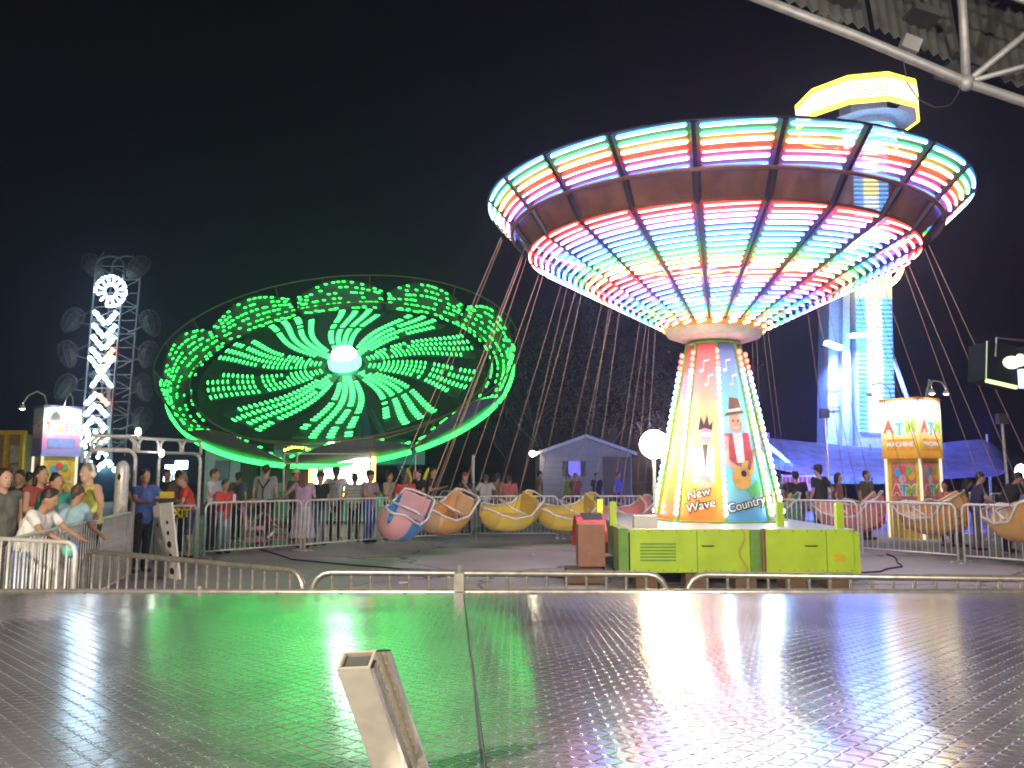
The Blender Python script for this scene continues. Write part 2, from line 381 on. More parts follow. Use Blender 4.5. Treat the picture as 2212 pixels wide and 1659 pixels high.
FB = [((441, 15.9), (652, 17.5), 'white barrier at the exit gate, in front of the woman with the phone'),
      ((658, 17.55), (842, 19.5), 'white barrier in front of the man in the striped shirt'),
      ((848, 19.55), (1020, 20.8), 'white barrier behind the blue and pink swing car'),
      ((1027, 20.85), (1206, 20.9), 'white barrier behind the yellow swing car'),
      ((1213, 20.9), (1398, 20.95), 'white barrier left of the swing ride tower, below the small house'),
      ((1404, 20.95), (1590, 20.4), 'white barrier hidden mostly behind the swing ride tower'),
      ((1640, 18.4), (1855, 16.8), 'white barrier between the swing ride tower and the cash machine kiosk'),
      ((1859, 16.75), (2068, 15.2), 'white barrier in front of the yellow cash machine kiosk'),
      ((2077, 15.1), (2300, 13.8), 'white barrier at the right frame edge')]
for (x0, d0), (x1, d1), lb in FB: barrier(gx(x0, d0, 1130), gx(x1, d1, 1130), lb, bar_r=.011, rt=.022)
QB = [((18, 7.0), (128, 8.6), 'queue barrier under the arms of the kid in white', ), ((134, 8.7), (212, 10.3), 'queue barrier in front of the man in yellow'),
      ((216, 10.4), (282, 12.3), 'queue barrier running back to the entrance gate')]
for (x0, d0), (x1, d1), lb in QB: barrier(gx(x0, d0, 1150), gx(x1, d1, 1150), lb, h=1.05, bar_r=.009, step=.115, feet=False)
BB = [((950, 24), (1075, 24.2)), ((1660, 24.5), (1760, 24.3)), ((2040, 21), (2130, 20.5)), ((2135, 20.5), (2230, 20))]
for k, ((x0, d0), (x1, d1)) in enumerate(BB):
    barrier(gx(x0, d0, 1080), gx(x1, d1, 1080), ['rear barrier behind the person in the red cap', 'rear barrier below the banner, beside the swing ride tower', 'rear barrier right behind the cash machine kiosk', 'rear barrier behind the people at the right frame edge'][k], h=1.15)

# ------------------------------------------------------------------ swing ride
AX = Vector((.0347, -.0185, 1)).normalized(); P0 = Vector((3.549, 14, 3.9415))
EX = Vector((1, 0, 0)); EX = (EX-AX*EX.dot(AX)).normalized(); EY = AX.cross(EX).normalized()
def cp(az, r, h):                                  # canopy point: azimuth 0 faces the camera, + to the right
    return P0+AX*h+(EX*sin(az)-EY*cos(az))*r
sw = thing('swing_ride', 'swing ride with rainbow light canopy on a tapered painted tower and lime green base', 'fairground ride', (P0.x, P0.y, 0))
LED = {'cyan': (.04, .34, .9), 'green': (.025, .85, .18), 'warm': (.95, .55, .17), 'red': (.75, .02, .012), 'magenta': (.40, .15, .85), 'blue': (.03, .10, .85), 'white': (.9, .85, 1)}
def ledmats(c, s=6):
    k = LED[c]; return [em('led_'+c, k, s), em('led_core_'+c, tuple(.6*x+.4 for x in k), s*1.1)]
NP, GAP0 = 22, R(-1.6)
band = ['cyan', 'green', 'warm', 'red', 'magenta', 'blue']
cone = ['red', 'red', 'magenta', 'magenta', 'blue', 'blue', 'cyan', 'cyan', 'green', 'green', 'warm', 'warm']*2
rows = [(4.022+(3.611-4.022)*i/5, 2.276+(1.86-2.276)*i/5, c, .028) for i, c in enumerate(band)]
rows += [(3.278+(.888-3.278)*i/23, 1.4455+(.231-1.4455)*i/23, c, .027-.005*i/23) for i, c in enumerate(cone)]
def strip(b, a0, a1, r, h, rad, jit=0):
    pts = [cp(a0+(a1-a0)*q/6, r, h+jit*(q/6-.5)) for q in range(7)]
    t = (pts[1]-pts[0]).normalized()*rad; u = (pts[-1]-pts[-2]).normalized()*rad
    b.mi = 0; b.tube([pts[0]-t*.7]+pts+[pts[-1]+u*.7], [rad*.5]+[rad]*7+[rad*.5], 7)
    mid = (a0+a1)/2; n = ((EX*sin(mid)-EY*cos(mid))*.35-AX*.94)*rad*.62
    b.mi = 1; b.tube([p+n for p in pts], rad*.62, 5)
skin = mat('canopy_scrim', (.42, .20, .13), .6, 0, .3, 3, trans=.38)
ribm = mat('canopy_rib', (.05, .035, .06), .5, .2)
hidden = {}
pan_parts = {}
for i in range(NP):
    a0 = GAP0+2*pi*i/NP; a1 = a0+2*pi/NP; am = (a0+a1)/2; am = (am+pi) % (2*pi)-pi
    vis = abs(am) < R(84)
    b = MB(); n = 6
    prof = [(4.05, 2.33), (3.57, 1.90), (3.28, 1.53), (.86, .31)]
    vs_ = [cp(a0+(a1-a0)*j/n, r, h) for r, h in prof for j in range(n+1)]
    fs = [(k*(n+1)+j, k*(n+1)+j+1, (k+1)*(n+1)+j+1, (k+1)*(n+1)+j) for k in range(3) for j in range(n)]
    b.add(vs_, fs); pn = b.build('canopy_panel', skin, sw)
    MB().tube([cp(a0, 4.05, 2.32), cp(a0, 3.60, 1.87), cp(a0, 3.30, 1.48), cp(a0, .86, .25)], [.06, .06, .05, .02], 6).build('canopy_rib', ribm, sw)
    for r, h, c, rad in rows:
        g_ = (.11+.025*r)/r
        if vis:
            s = MB(); strip(s, a0+g_/2, a1-g_/2, r, h, rad, .035); s.build('light_strip', ledmats(c), pn, True)
        else:
            hidden.setdefault(c, MB()); strip(hidden[c], a0+g_/2, a1-g_/2, r, h, rad)
for c, b in hidden.items(): b.build('rear_light_strips', ledmats(c), sw, True, kind='stuff')
def ring(r, h, rad, m, nm): return MB().tube([cp(2*pi*k/64, r, h) for k in range(64)], rad, 8, closed=True).build(nm, m, sw, True)
ring(4.06, 2.33, .018, ribm, 'rim_tube'); ring(3.62, 1.83, .035, brown, 'chain_ring'); ring(3.30, 1.49, .03, brown, 'inner_ring')
b = MB(); k = 40
vs_ = [cp(2*pi*j/k, r, h) for r, h in ((.87, .24), (.80, .08), (.56, .0), (.28, -.02)) for j in range(k)]
b.add(vs_, [(q*k+j, q*k+(j+1) % k, (q+1)*k+(j+1) % k, (q+1)*k+j) for q in range(3) for j in range(k)]); b.build('hub_plate', mat('hub_plate_paint', (.62, .56, .46), .4), sw, True)
b = MB(); vs_ = [cp(2*pi*j/k, r, h) for r, h in ((.91, .28), (.885, .17)) for j in range(k)]
b.add(vs_, [(j, (j+1) % k, k+(j+1) % k, k+j) for j in range(k)]); b.build('hub_ring', mat('hub_ring_paint', (.6, .22, .06), .4), sw, True)

# tower: eight painted faces, strip of bulbs up every edge
ZB, ZT, RB, RT_ = .87, 3.86, 1.03, .44
def tv(k, z, dr=0):
    q = (z-ZB)/(ZT-ZB); a = R(-8+45*k); r = RB+(RT_-RB)*q+dr
    return Vector((P0.x+r*sin(a), P0.y-r*cos(a), z))
art = [[(0, (.85, .22, .04)), (.25, (.9, .42, .06)), (.55, (.9, .45, .25)), (1, (.75, .12, .14))],      # orange to red
       [(0, (.10, .35, .65)), (.2, (.25, .6, .75)), (.6, (.35, .7, .85)), (1, (.12, .2, .55))],
       [(0, (.85, .9, .8)), (.3, (.45, .75, .8)), (.6, (.6, .25, .2)), (1, (.15, .45, .6))]]
for k in range(8):
    ai = {7: 0, 0: 1, 1: 2}.get(k, k % 3); am = grad('tower_art_%s' % 'abc'[ai], art[ai], ZB, ZT)
    b = MB(); q = [tv(k, ZB), tv(k+1, ZB), tv(k+1, ZT), tv(k, ZT)]; n = (q[1]-q[0]).cross(q[3]-q[0])
    b.quadbox(*q, -.02, n).build('tower_panel', am, sw)
    MB().tube([tv(k, ZB-.02, .02), tv(k, ZT+.04, .02)], .028, 6).build('corner_post', limed, sw)
    cols = ['red', 'magenta', 'blue', 'cyan', 'green', 'warm', 'magenta', 'white', 'cyan', 'green', 'warm', 'white']
    NBULB = 26
    groups = {}
    for j in range(NBULB):
        z = 3.70-(3.70-1.0)*j/(NBULB-1); c = cols[min(11, int(j/NBULB*12))]
        groups.setdefault(c, []).append(tv(k, z, .075))
    for c, ps in groups.items():
        b = MB()
        for p in ps: b.ell(p, (.034, .034, .046), 8, 5)
        o = b.build('edge_bulbs', em('bulb_'+c, tuple((.25 if c != 'red' else .03)+.75*x for x in LED[c]), 12 if c != 'red' else 10), sw, True, kind='stuff')
b = MB(); b.lathe([(RB+.12, 0), (RB+.12, .07), (RB+.02, .075)], 8, (P0.x, P0.y, ZB-.075), Matrix.Rotation(R(-8-90), 3, 'Z')); b.build('tower_foot', limed, sw)
b = MB(); b.lathe([(.46, ZT), (.5, ZT+.02), (.3, ZT+.14), (.16, ZT+.16), (.16, ZT+.4)], 16, (P0.x, P0.y, 0)); b.build('tower_cap', limed, sw)
# painted figures and lettering on the faces towards the camera
def face(k):
    a, b_, t0 = tv(k, ZB), tv(k+1, ZB), (tv(k, ZT)+tv(k+1, ZT))/2
    c = (a+b_)/2; ux = (b_-a).normalized(); uy = (t0-c).normalized(); n = ux.cross(uy).normalized()
    return c, ux, uy, n
def blob(F, pts, m, lift, nm='artwork'):
    c, ux, uy, n = F; MB().poly([c+ux*x+uy*y+n*lift for x, y in pts], n, .002).build(nm, m, sw)
def circ(x, y, rx, ry, k=14, a0=0): return [(x+rx*cos(2*pi*i/k+a0), y+ry*sin(2*pi*i/k+a0)) for i in range(k)]
skinp = mat('print_skin', (.75, .42, .28), .4); hatp = mat('print_hat', (.30, .12, .05), .4); whp = mat('print_white', (.85, .85, .82), .4)
vest = mat('print_vest', (.55, .10, .08), .4); inkp = mat('print_ink', (.03, .03, .04), .4); guit = mat('print_guitar', (.82, .42, .10), .4); pinkp = mat('print_pink', (.80, .25, .35), .4)
def note(F, x, y, s, m):
    blob(F, circ(x, y, .045*s, .033*s, 10), m, .006, 'music_note'); blob(F, [(x+.03*s, y), (x+.045*s, y), (x+.045*s, y+.2*s), (x+.03*s, y+.2*s)], m, .006, 'music_note')
    blob(F, [(x+.03*s, y+.16*s), (x+.14*s, y+.19*s), (x+.14*s, y+.23*s), (x+.03*s, y+.2*s)], m, .006, 'music_note')
Fc, Fn, Fb = face(0), face(-1), face(1)
blob(Fc, circ(0, 1.62, .12, .17), skinp, .006); blob(Fc, [(-.2, 1.74), (.2, 1.80), (.14, 1.86), (.1, 2.05), (-.06, 2.07), (-.1, 1.84)], hatp, .009)
blob(Fc, [(-.13, 1.80), (.13, 1.84), (.12, 1.89), (-.12, 1.85)], whp, .012)
for x in (-.04, .05): blob(Fc, circ(x, 1.66, .016, .02, 8), inkp, .010)
blob(Fc, [(-.06, 1.55), (.07, 1.56), (.0, 1.52)], whp, .010)
blob(Fc, [(-.24, 1.44), (.22, 1.46), (.25, .95), (-.2, .9)], vest, .006); blob(Fc, [(-.08, 1.45), (.1, 1.46), (.08, .95), (-.06, .95)], whp, .009)
blob(Fc, [(-.26, 1.42), (-.16, 1.4), (-.2, 1.0), (.02, .84), (-.02, .76), (-.3, .95)], skinp, .012)
blob(Fc, circ(-.02, .70, .17, .19), guit, .014); blob(Fc, circ(.12, .86, .12, .13), guit, .014); blob(Fc, circ(.03, .77, .05, .055, 10), inkp, .017)
blob(Fc, [(.1, .86), (.15, .82), (.3, 1.16), (.25, 1.18)], hatp, .017); blob(Fc, [(.05, .5), (.28, .68), (.3, .42), (.12, .38)], mat('print_leaf', (.12, .4, .15), .4), .006)
blob(Fn, circ(.03, 1.42, .11, .15), pinkp, .006); blob(Fn, [(-.1, 1.5), (-.06, 1.75), (0, 1.6), (.05, 1.78), (.09, 1.58), (.15, 1.66), (.14, 1.5), (.02, 1.54)], inkp, .009)
blob(Fn, [(-.05, 1.46), (.12, 1.46), (.12, 1.40), (-.05, 1.40)], whp, .010); blob(Fn, [(-.14, 1.25), (.18, 1.25), (.2, .62), (-.16, .6)], whp, .006)
blob(Fn, [(-.02, 1.26), (.08, 1.26), (.05, .8)], inkp, .009); blob(Fn, [(-.16, 1.2), (-.08, 1.2), (-.02, .8), (.14, .72), (.14, .62), (-.12, .7)], pinkp, .012); blob(Fn, circ(.05, .60, .13, .11), skinp, .010)
blob(Fb, circ(-.02, 1.5, .1, .14), skinp, .006); blob(Fb, [(-.14, 1.6), (.1, 1.62), (.06, 1.76), (-.1, 1.75)], hatp, .009); blob(Fb, [(-.18, 1.34), (.16, 1.34), (.18, .8), (-.18, .78)], vest, .006)
blob(Fb, circ(0, .8, .14, .16), guit, .010); blob(Fb, [(.02, .86), (.08, .84), (.18, 1.28), (.13, 1.3)], inkp, .013)
for F in (Fc, Fn, Fb): note(F, -.07, 2.55, .9, whp); note(F, .02, 2.30, .8, whp)
def word(F, s, x, y, size, ang):
    c, ux, uy, n = F
    M = Matrix((ux, uy, n)).transposed() @ Matrix.Rotation(ang, 3, 'Z')
    for th, out, m, lift in ((.001, .018, inkp, .018), (.002, 0, whp, .021)):
        text('lettering', s, size, m, sw, c+ux*x+uy*y+n*lift-origin(sw), M.to_euler(), th, out, .12)
word(Fn, 'New', -.06, .44, .20, .25); word(Fn, 'Wave', -.02, .24, .21, .25); word(Fc, 'Country', 0, .27, .205, .22); word(Fb, 'Blues', .02, .34, .25, .5)

# base trailer
def bx(x0, x1, y0, y1, z0, z1): return ((x0+x1)/2, (y0+y1)/2, (z0+z1)/2), (x1-x0, y1-y0, z1-z0)
fx0, fx1, fy = 1.66, 4.80, 11.5
b = MB(); b.box(*bx(fx0+.02, fx1-.02, fy+.02, 16.2, .26, .80)); b.build('base_frame', limed, sw)
edges = [fx0, 3.36, 3.50, fx1]
for x0, x1 in ((fx0, 3.34), (3.50, fx1)): MB().box(*bx(x0, x1, fy-.02, fy+.018, .25, .85)).build('base_panel', lime, sw)
MB().box(*bx(3.345, 3.495, fy-.03, fy+.018, .25, .84)).build('base_panel', limed, sw)
MB().tube([(3.52, fy-.06, .26), (3.52, fy-.06, .86)], .03, 8).build('base_strut', brown, sw)
MB().box(*bx(fx0-.16, fx0-.02, fy-.01, fy+.6, .24, .86)).build('base_end_panel', limed, sw)
MB().box(*bx(fx1+.003, fx1+.12, fy+.05, fy+.55, .22, .80)).build('base_end_panel', lime, sw)
dk = mat('base_deck', (.45, .46, .46), .4, .5)
MB().box(*bx(fx0-.02, fx1+.05, fy+.02, 16.2, .802, .845)).build('base_deck', dk, sw)
for k in range(6): MB().box((2.05, fy-.028, .42+.045*k), (.5, .014, .02)).build('vent_slat', limed, sw)
for x in [1.72+.2*i for i in range(8)]+[3.56+.2*i for i in range(7)]:
    for z in (.28, .82): MB().ell((x, fy-.022, z), (.012, .006, .012), 6, 4).build('rivet', limed, sw)
for x in (2.75, 4.2): MB().tube([(x-.08, fy-.02, .62), (x-.08, fy-.05, .62), (x+.08, fy-.05, .62), (x+.08, fy-.02, .62)], .009, 5).build('panel_handle', dark, sw)
MB().box((2.6, fy-.022, .54), (.012, .006, .58)).build('panel_joint', limed, sw); MB().box((4.42, fy-.022, .54), (.012, .006, .58)).build('panel_joint', limed, sw)
MB().box((4.6, fy-.024, .45), (.16, .006, .1)).build('warning_plate', yellow, sw)
for x, y in ((1.5, 13.9), (4.05, 12.3), (4.72, 11.75), (1.55, 12.5)): MB().box((x, y, 1.02), (.10, .1, .36)).build('corner_stake', lime, sw)
pts = [Vector((3.22+.05*sin(q*1.1), fy-.045-.01*q, .86-.62*q/8)) for q in range(9)]; MB().tube(pts, .009, 6).build('hanging_cable', mat('orange_cable', (.7, .35, .1), .5), sw, True)
b = MB(); b.lathe([(.55, -.16), (.55, .16)], 20, (1.28, 13.2, .45), Matrix.Rotation(R(90), 3, 'Y')); b.lathe([(.0, -.16), (.55, -.16)], 20, (1.28, 13.2, .45), Matrix.Rotation(R(90), 3, 'Y')); b.build('wheel', black, sw)
b = MB(); vs_ = [(1.12+dx, 13.2+.68*cos(a), .42+.55*sin(a)) for dx in (-.1, .36) for a in [pi*i/10 for i in range(11)]]
b.add(vs_, [(i, i+1, 12+i, 11+i) for i in range(10)]); b.build('wheel_arch', red, sw)
MB().box((1.2, 12.55, .55), (.4, .5, .62)).build('fender_box', mat('fender_brown', (.35, .16, .1), .5), sw)
MB().box((1.08, 12.35, .12), (.55, .5, .2)).build('footing_block', mat('wood_block', (.2, .12, .07), .8), sw)
for x in (1.9, 2.6, 3.3, 4.0, 4.6): MB().box((x, fy+.25, .115), (.3, .35, .23)).build('footing_block', mat('wood_block', (.2, .12, .07), .8), sw)
MB().box((1.95, 11.95, .93), (.34, .2, .18)).build('control_box', white, sw)

# seats on chains, swung out
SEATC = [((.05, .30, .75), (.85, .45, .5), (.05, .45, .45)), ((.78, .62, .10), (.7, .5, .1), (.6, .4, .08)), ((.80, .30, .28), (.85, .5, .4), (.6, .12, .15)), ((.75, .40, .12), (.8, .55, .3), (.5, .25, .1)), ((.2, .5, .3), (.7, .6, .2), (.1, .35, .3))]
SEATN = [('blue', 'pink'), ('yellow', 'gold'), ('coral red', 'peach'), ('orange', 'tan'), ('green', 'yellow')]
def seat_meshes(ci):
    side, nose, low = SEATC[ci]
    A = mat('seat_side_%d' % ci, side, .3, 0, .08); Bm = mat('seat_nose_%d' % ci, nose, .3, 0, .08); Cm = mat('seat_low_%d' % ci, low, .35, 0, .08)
    n = 12; hull = MB(); vs_ = []; fs = []
    st = [(-.52, .16, .10, .62), (-.45, .25, .02, .60), (-.2, .30, -.06, .34), (.15, .30, -.08, .28), (.45, .26, -.03, .34), (.62, .15, .08, .40), (.72, .04, .22, .38)]
    for y, hw, zl, zh in st:
        for j in range(n):
            a = pi*j/(n-1); x = -hw*cos(a); z = zh-(zh-zl)*sin(a)**.8; vs_.append((x, y, z))
    for i in range(len(st)-1):
        for j in range(n-1): fs.append((i*n+j, (i+1)*n+j, (i+1)*n+j+1, i*n+j+1))
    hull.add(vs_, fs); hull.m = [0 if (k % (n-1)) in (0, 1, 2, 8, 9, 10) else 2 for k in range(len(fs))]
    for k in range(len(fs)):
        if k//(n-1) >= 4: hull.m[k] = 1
    me = hull.mesh('seat_shell', [A, Bm, Cm], True)
    back = MB().box((0, -.36, .42), (.44, .05, .36), Matrix.Rotation(-.15, 3, 'X')).mesh('backrest', Bm)
    pad = MB().box((0, -.05, .14), (.44, .5, .06)).mesh('seat_pad', Cm)
    trim = MB().tube([(-x_, y_, z_) for y_, x_, _, z_ in st]+[(x_, y_, z_) for y_, x_, _, z_ in st[::-1]], .02, 6, closed=True).mesh('rim_trim', galv, True)
    bar = MB().tube([(-.27, -.05, .36), (-.2, .2, .44), (.2, .2, .44), (.27, -.05, .36)], .018, 6).mesh('lap_bar', galv, True)
    return me, back, pad, bar, trim
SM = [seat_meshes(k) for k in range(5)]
seats = [(-98, 0, 'hanging leftmost in front of the queue fence'), (-119, 3, 'second from the left of the swing ride'), (-141, 1, 'in front of the white fence left of the tower'), (-158, 1, 'behind the first yellow one, nearer the tower'), (-172, 2, 'just left of the green base'),
         (172, 2, 'hidden behind the tower foot'), (152, 4, 'right of the tower behind the green base'), (133, 2, 'in front of the cash machine kiosk'), (114, 3, 'low at the right frame edge'), (92, 3, 'beyond the right frame edge')]
for az, ci, where in seats:
    a = R(az); c = cp(a, 5.6, -3.12); c.z = .32+.22*abs(sin(a)); topc = cp(a, 3.62, 1.80)
    rad = (EX*sin(a)-EY*cos(a)).normalized(); up = (topc-c).normalized(); tang = up.cross(rad).normalized(); rad = tang.cross(up).normalized()
    t = thing('swing_car', '%s and %s boat-shaped swing car %s' % (*SEATN[ci], where), 'swing car', c, group='swing cars hanging from the canopy')
    # forward of travel is to the left when on the far side
    fwd = tang
    M3 = Matrix((fwd.cross(up), fwd, up)).transposed()
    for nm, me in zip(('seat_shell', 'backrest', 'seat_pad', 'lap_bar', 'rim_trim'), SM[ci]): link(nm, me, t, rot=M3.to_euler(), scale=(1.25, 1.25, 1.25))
    for sx, sy in ((-.27, -.3), (.27, -.3), (-.27, .2), (.27, .2)):
        p = c+M3 @ Vector((sx*1.2, sy*1.2, .5)); q = topc+M3 @ Vector((sx*.9, sy*.3, 0))
        MB().tube([p, q], .0065, 5).build('chain', mat('chain_steel', (.42, .26, .2), .45, .5), t)

# bright flood lamp on a pole on the base
fl = px(1412, 960, 12.9); fb = Vector((fl.x, fl.y, .85))
f = thing('flood_lamp', 'glaring warm flood lamp on a thin pole left of the painted tower', 'flood lamp', fb)
MB().tube([fb, fl-Vector((0, 0, .1))], .025, 8).build('pole', white, f)
b = MB(); b.lathe([(.02, .10), (.12, .08), (.22, -.06), (.215, -.06), (.11, .06)], 18, fl+Vector((0, .06, 0)), Matrix.Rotation(R(86), 3, 'X')); b.build('reflector', white, f, True)
MB().ell(fl+Vector((0, -.04, 0)), (.225, .07, .225), 16, 10).build('bulb', em('flood_bulb', (1, .76, .44), 80), f, True)

# ------------------------------------------------------------------ green spinning wheel ride
GC = px(746, 794, 30); GN = Vector((0, -sin(R(36.5)), cos(R(36.5)))); GX = Vector((1, 0, 0)); GY = GN.cross(GX)    # GY points up and away
gd = thing('spinning_wheel_ride', 'tilted spinning wheel ride outlined with green lights, white glowing hub in the middle', 'fairground ride', (GC.x, 32.0, 0))
def gp(az, r, h=0): return GC+GX*(r*cos(az))+GY*(r*sin(az))+GN*h
gled = [em('led_arm_green', (.05, 1, .14), 2.6)]
gled2 = [em('led_rim_green', (.03, 1, .09), 2.6)]
def pill(b, p, t, L, r):
    t = t.normalized(); b.tube([p-t*L, p-t*L*.6, p+t*L*.6, p+t*L], [r*.45, r, r, r*.45], 5)
armm = mat('wheel_arm', (.04, .12, .06), .6, .1); rimm = mat('wheel_shell', (.10, .105, .10), .55); gfl = mat('wheel_floor', (.012, .03, .018), .6)
for k in range(10):
    A0 = R(36*k-4)
    def bend(r): return A0+R(13)*sin((r-.8)*1.25)*(.35+.1*r)*.35-R(2.2)*(r-.8)
    arm = MB(); n = 14; vs_ = []
    for i in range(n+1):
        r = .8+4.1*i/n; a = bend(r); hw = .10+.175*r
        vs_ += [gp(a-hw/r, r, .10), gp(a+hw/r, r, .10), gp(a+hw/r, r, .02), gp(a-hw/r, r, .02)]
    arm.add(vs_, [(4*i+j, 4*i+(j+1) % 4, 4*i+4+(j+1) % 4, 4*i+4+j) for i in range(n) for j in range(4)]+[(3, 2, 1, 0), (4*n, 4*n+1, 4*n+2, 4*n+3)])
    ao = arm.build('wheel_arm', armm, gd)
    for row in range(4):
        b = MB(); off = (row-1.5)/1.5
        for i in range(24):
            r = .95+3.95*i/23
            if row in (0, 3) and (r < 1.4 or (row == 0 and r > 4.4)): continue
            if i in (13,) and k % 3 == 0: continue
            if random.random() < .04: continue
            a = bend(r)+off*(.05+.165*r)/r
            t = gp(a+.03, r, .12)-gp(a-.03, r, .12)
            pill(b, gp(a, r, .13), t, .065+.014*r, .034)
        b.build('bulb_row', gled, ao, True, kind='stuff')
# shallow dish, rim shells with bulbs on their inner faces
b = MB(); q = 60
b.add([gp(2*pi*j/q, r, h) for r, h in ((.6, -.05), (5.3, -.12), (5.3, -.2), (.6, -.2)) for j in range(q)], [(i*q+j, i*q+(j+1) % q, (i+1)*q+(j+1) % q, (i+1)*q+j) for i in range(3) for j in range(q)])
dish = b.build('wheel_floor', mat('wheel_mesh_floor', (.05, .12, .05), .7, trans=.72), gd)
for k in range(10):
    a0, a1 = R(36*k+14-1), R(36*k+50-3); n = 8
    prof = [(5.75, -.25), (6.15, .05), (6.42, .95), (6.48, .95), (6.24, .0), (5.85, -.32)]
    b = MB(); vs_ = [gp(a0+(a1-a0)*j/n, r, h*(.35+.65*sin(pi*j/n)) if i in (2, 3) else h) for i, (r, h) in enumerate(prof) for j in range(n+1)]
    m_ = n+1; L_ = len(prof)
    b.add(vs_, [(i*m_+j, i*m_+j+1, ((i+1) % L_)*m_+j+1, ((i+1) % L_)*m_+j) for i in range(L_) for j in range(n)]+[tuple(i*m_ for i in range(L_)), tuple(i*m_+n for i in range(L_))[::-1]])
    sh = b.build('rim_shell', rimm, gd, True)
    b = MB(); b.tube([gp(a0+(a1-a0)*j/n, 6.30, -.02) for j in range(n+1)], .085 if sin((a0+a1)/2) < .3 else .04, 6); b.build('rim_light_tube', gled2, sh, True)
    b = MB()
    for row in range(4):
        for j in range(15):
            if random.random() < .3: continue
            qq = (j+.5+.3*random.uniform(-1, 1))/15; a = a0+(a1-a0)*qq; s = .12+row*.25
            r = 6.15+.27*s-.03; h = .05+.92*s*(.35+.65*sin(pi*qq))
            pill(b, gp(a, r, h+.02), gp(a+.01, r, h)-gp(a-.01, r, h-.02), .08, .034)
    if sin((a0+a1)/2) > -.55:
        for r_, h_ in ((5.55, -.10), (5.78, -.16), (6.0, -.04)):
            for j in range(13):
                if random.random() < .35: continue
                a = a0+(a1-a0)*(j+.5+.3*random.uniform(-1, 1))/13; pill(b, gp(a, r_-.04, h_+.06), gp(a+.01, r_, h_)-gp(a-.01, r_, h_-.02), .085, .034)
    b.build('bulb_field', gled2, sh, True, kind='stuff')
MB().tube([gp(2*pi*j/72, 6.55, 1.05) for j in range(72)], .03, 6, closed=True).build('hand_rail', brown, gd, True)
MB().tube([gp(2*pi*j/72, 5.5, .2) for j in range(72)], .03, 6, closed=True).build('inner_rail', brown, gd, True)
for k in range(20): MB().tube([gp(R(18*k), 6.2, .1), gp(R(18*k), 6.55, 1.05)], .02, 5).build('rail_post', brown, gd)
MG = Matrix((GX, GY, GN)).transposed()
b = MB(); b.lathe([(.6, 0), (.62, .2), (.5, .4), (.0, .41)], 24, gp(0, 0, .1), MG); b.build('hub_drum', em('hub_glow_green', (.12, 1, .3), 2.6), gd, True)
b = MB(); b.lathe([(.45, .0), (.45, .1), (.38, .2), (0, .21)], 24, gp(0, 0, .52), MG); b.build('hub_lamp', em('hub_lamp_white', (.85, 1, .9), 16), gd, True)
hubp = gp(0, 0, -.2)
MB().tube([hubp, Vector((hubp.x, 32.4, 3.6)), Vector((hubp.x, 32.6, 1.0))], [.5, .55, .6], 10).build('spindle', teal, gd, True)
for s in (-1, 1):
    MB().tube([Vector((hubp.x+s*.35, 30.9, 5.0)), Vector((hubp.x+s*.95, 28.3, 1.2))], .13, 6).build('support_leg', teal, gd)
    MB().tube([Vector((hubp.x+s*.6, 32.0, 4.2)), Vector((hubp.x+s*2.6, 33.0, .3))], .13, 6).build('support_leg', teal, gd)
bt = mat('ride_base_teal', (.03, .30, .22), .4)
bz = px(745, 968, 27.2)
b = MB(); b.lathe([(2.6, -.55), (2.6, .1), (1.9, .35), (0, .36)], 16, (bz.x, 28.2, bz.z)); b.build('base_turret', bt, gd)
MB().box((bz.x, 28.6, .55), (5.6, 3.4, .9)).build('base_trailer', bt, gd)
for x, y, c in ((715, 962, 'white'), (740, 962, 'blue'), (757, 958, 'white'), (786, 962, 'white'), (812, 967, 'warm'), (735, 970, 'warm')):
    p = px(x, y, 25.5); MB().box(p, (.22, .08, .20)).build('base_lamp', em('base_lamp_'+c, tuple(.3+.7*v for v in LED[c]), 5), gd)
for s in (-1, 1):
    p = px(745+s*78, 972, 25.6); b = MB()
    for j in range(8): b.ell(p+Vector((.12*j*s*.9, 0, .10*sin(j*.45))), (.05, .05, .05), 6, 4)
    b.build('lamp_arc', em('lamp_arc_yellow', (1, .85, .1), 3), gd, True, kind='stuff')

# glowing ticket board under it
sb = px(738, 1085, 25.0); sb.z = 0
st = thing('lit_ride_sign', 'glaring white ride sign board below the green wheel, lettering half visible', 'sign', sb)
c0, c1 = px(672, 1060, 25), px(806, 990, 25)
b = MB(); b.box(((c0.x+c1.x)/2, 25.05, (c0.z+c1.z)/2), (c1.x-c0.x, .1, c1.z-c0.z)); b.build('lit_panel', em('sign_panel_glow', (1, .98, .82), 2.6), st)
for x in (c0.x, c1.x): MB().box((x, 25.02, (c0.z+c1.z)/2), (.14, .16, c1.z-c0.z+.1)).build('lit_frame', em('sign_frame_glow', (1, .6, .12), 3), st)
for x in (c0.x+.1, c1.x-.1): MB().box((x, 25.1, c0.z/2), (.1, .1, c0.z)).build('leg', white, st)
text('lettering', 'pper', .36, mat('sign_ink', (.05, .10, .03), .5), st, Vector((.52, -.045, c1.z-.40)), (R(90), 0, 0), .003)
MB().poly([Vector((c0.x+.28+.12*cos(i*.6), 24.99, c1.z-.35+.14*sin(i*.6))) for i in range(10)], (0, -1, 0), .01).build('round_emblem', mat('emblem_pink', (.8, .15, .25), .5), st)
for x in (690, 745): p = px(x, 1069, 24.9); MB().box(p, (.3, .06, .09)).build('amber_lamp', em('amber_lamp', (1, .55, .05), 5), st)

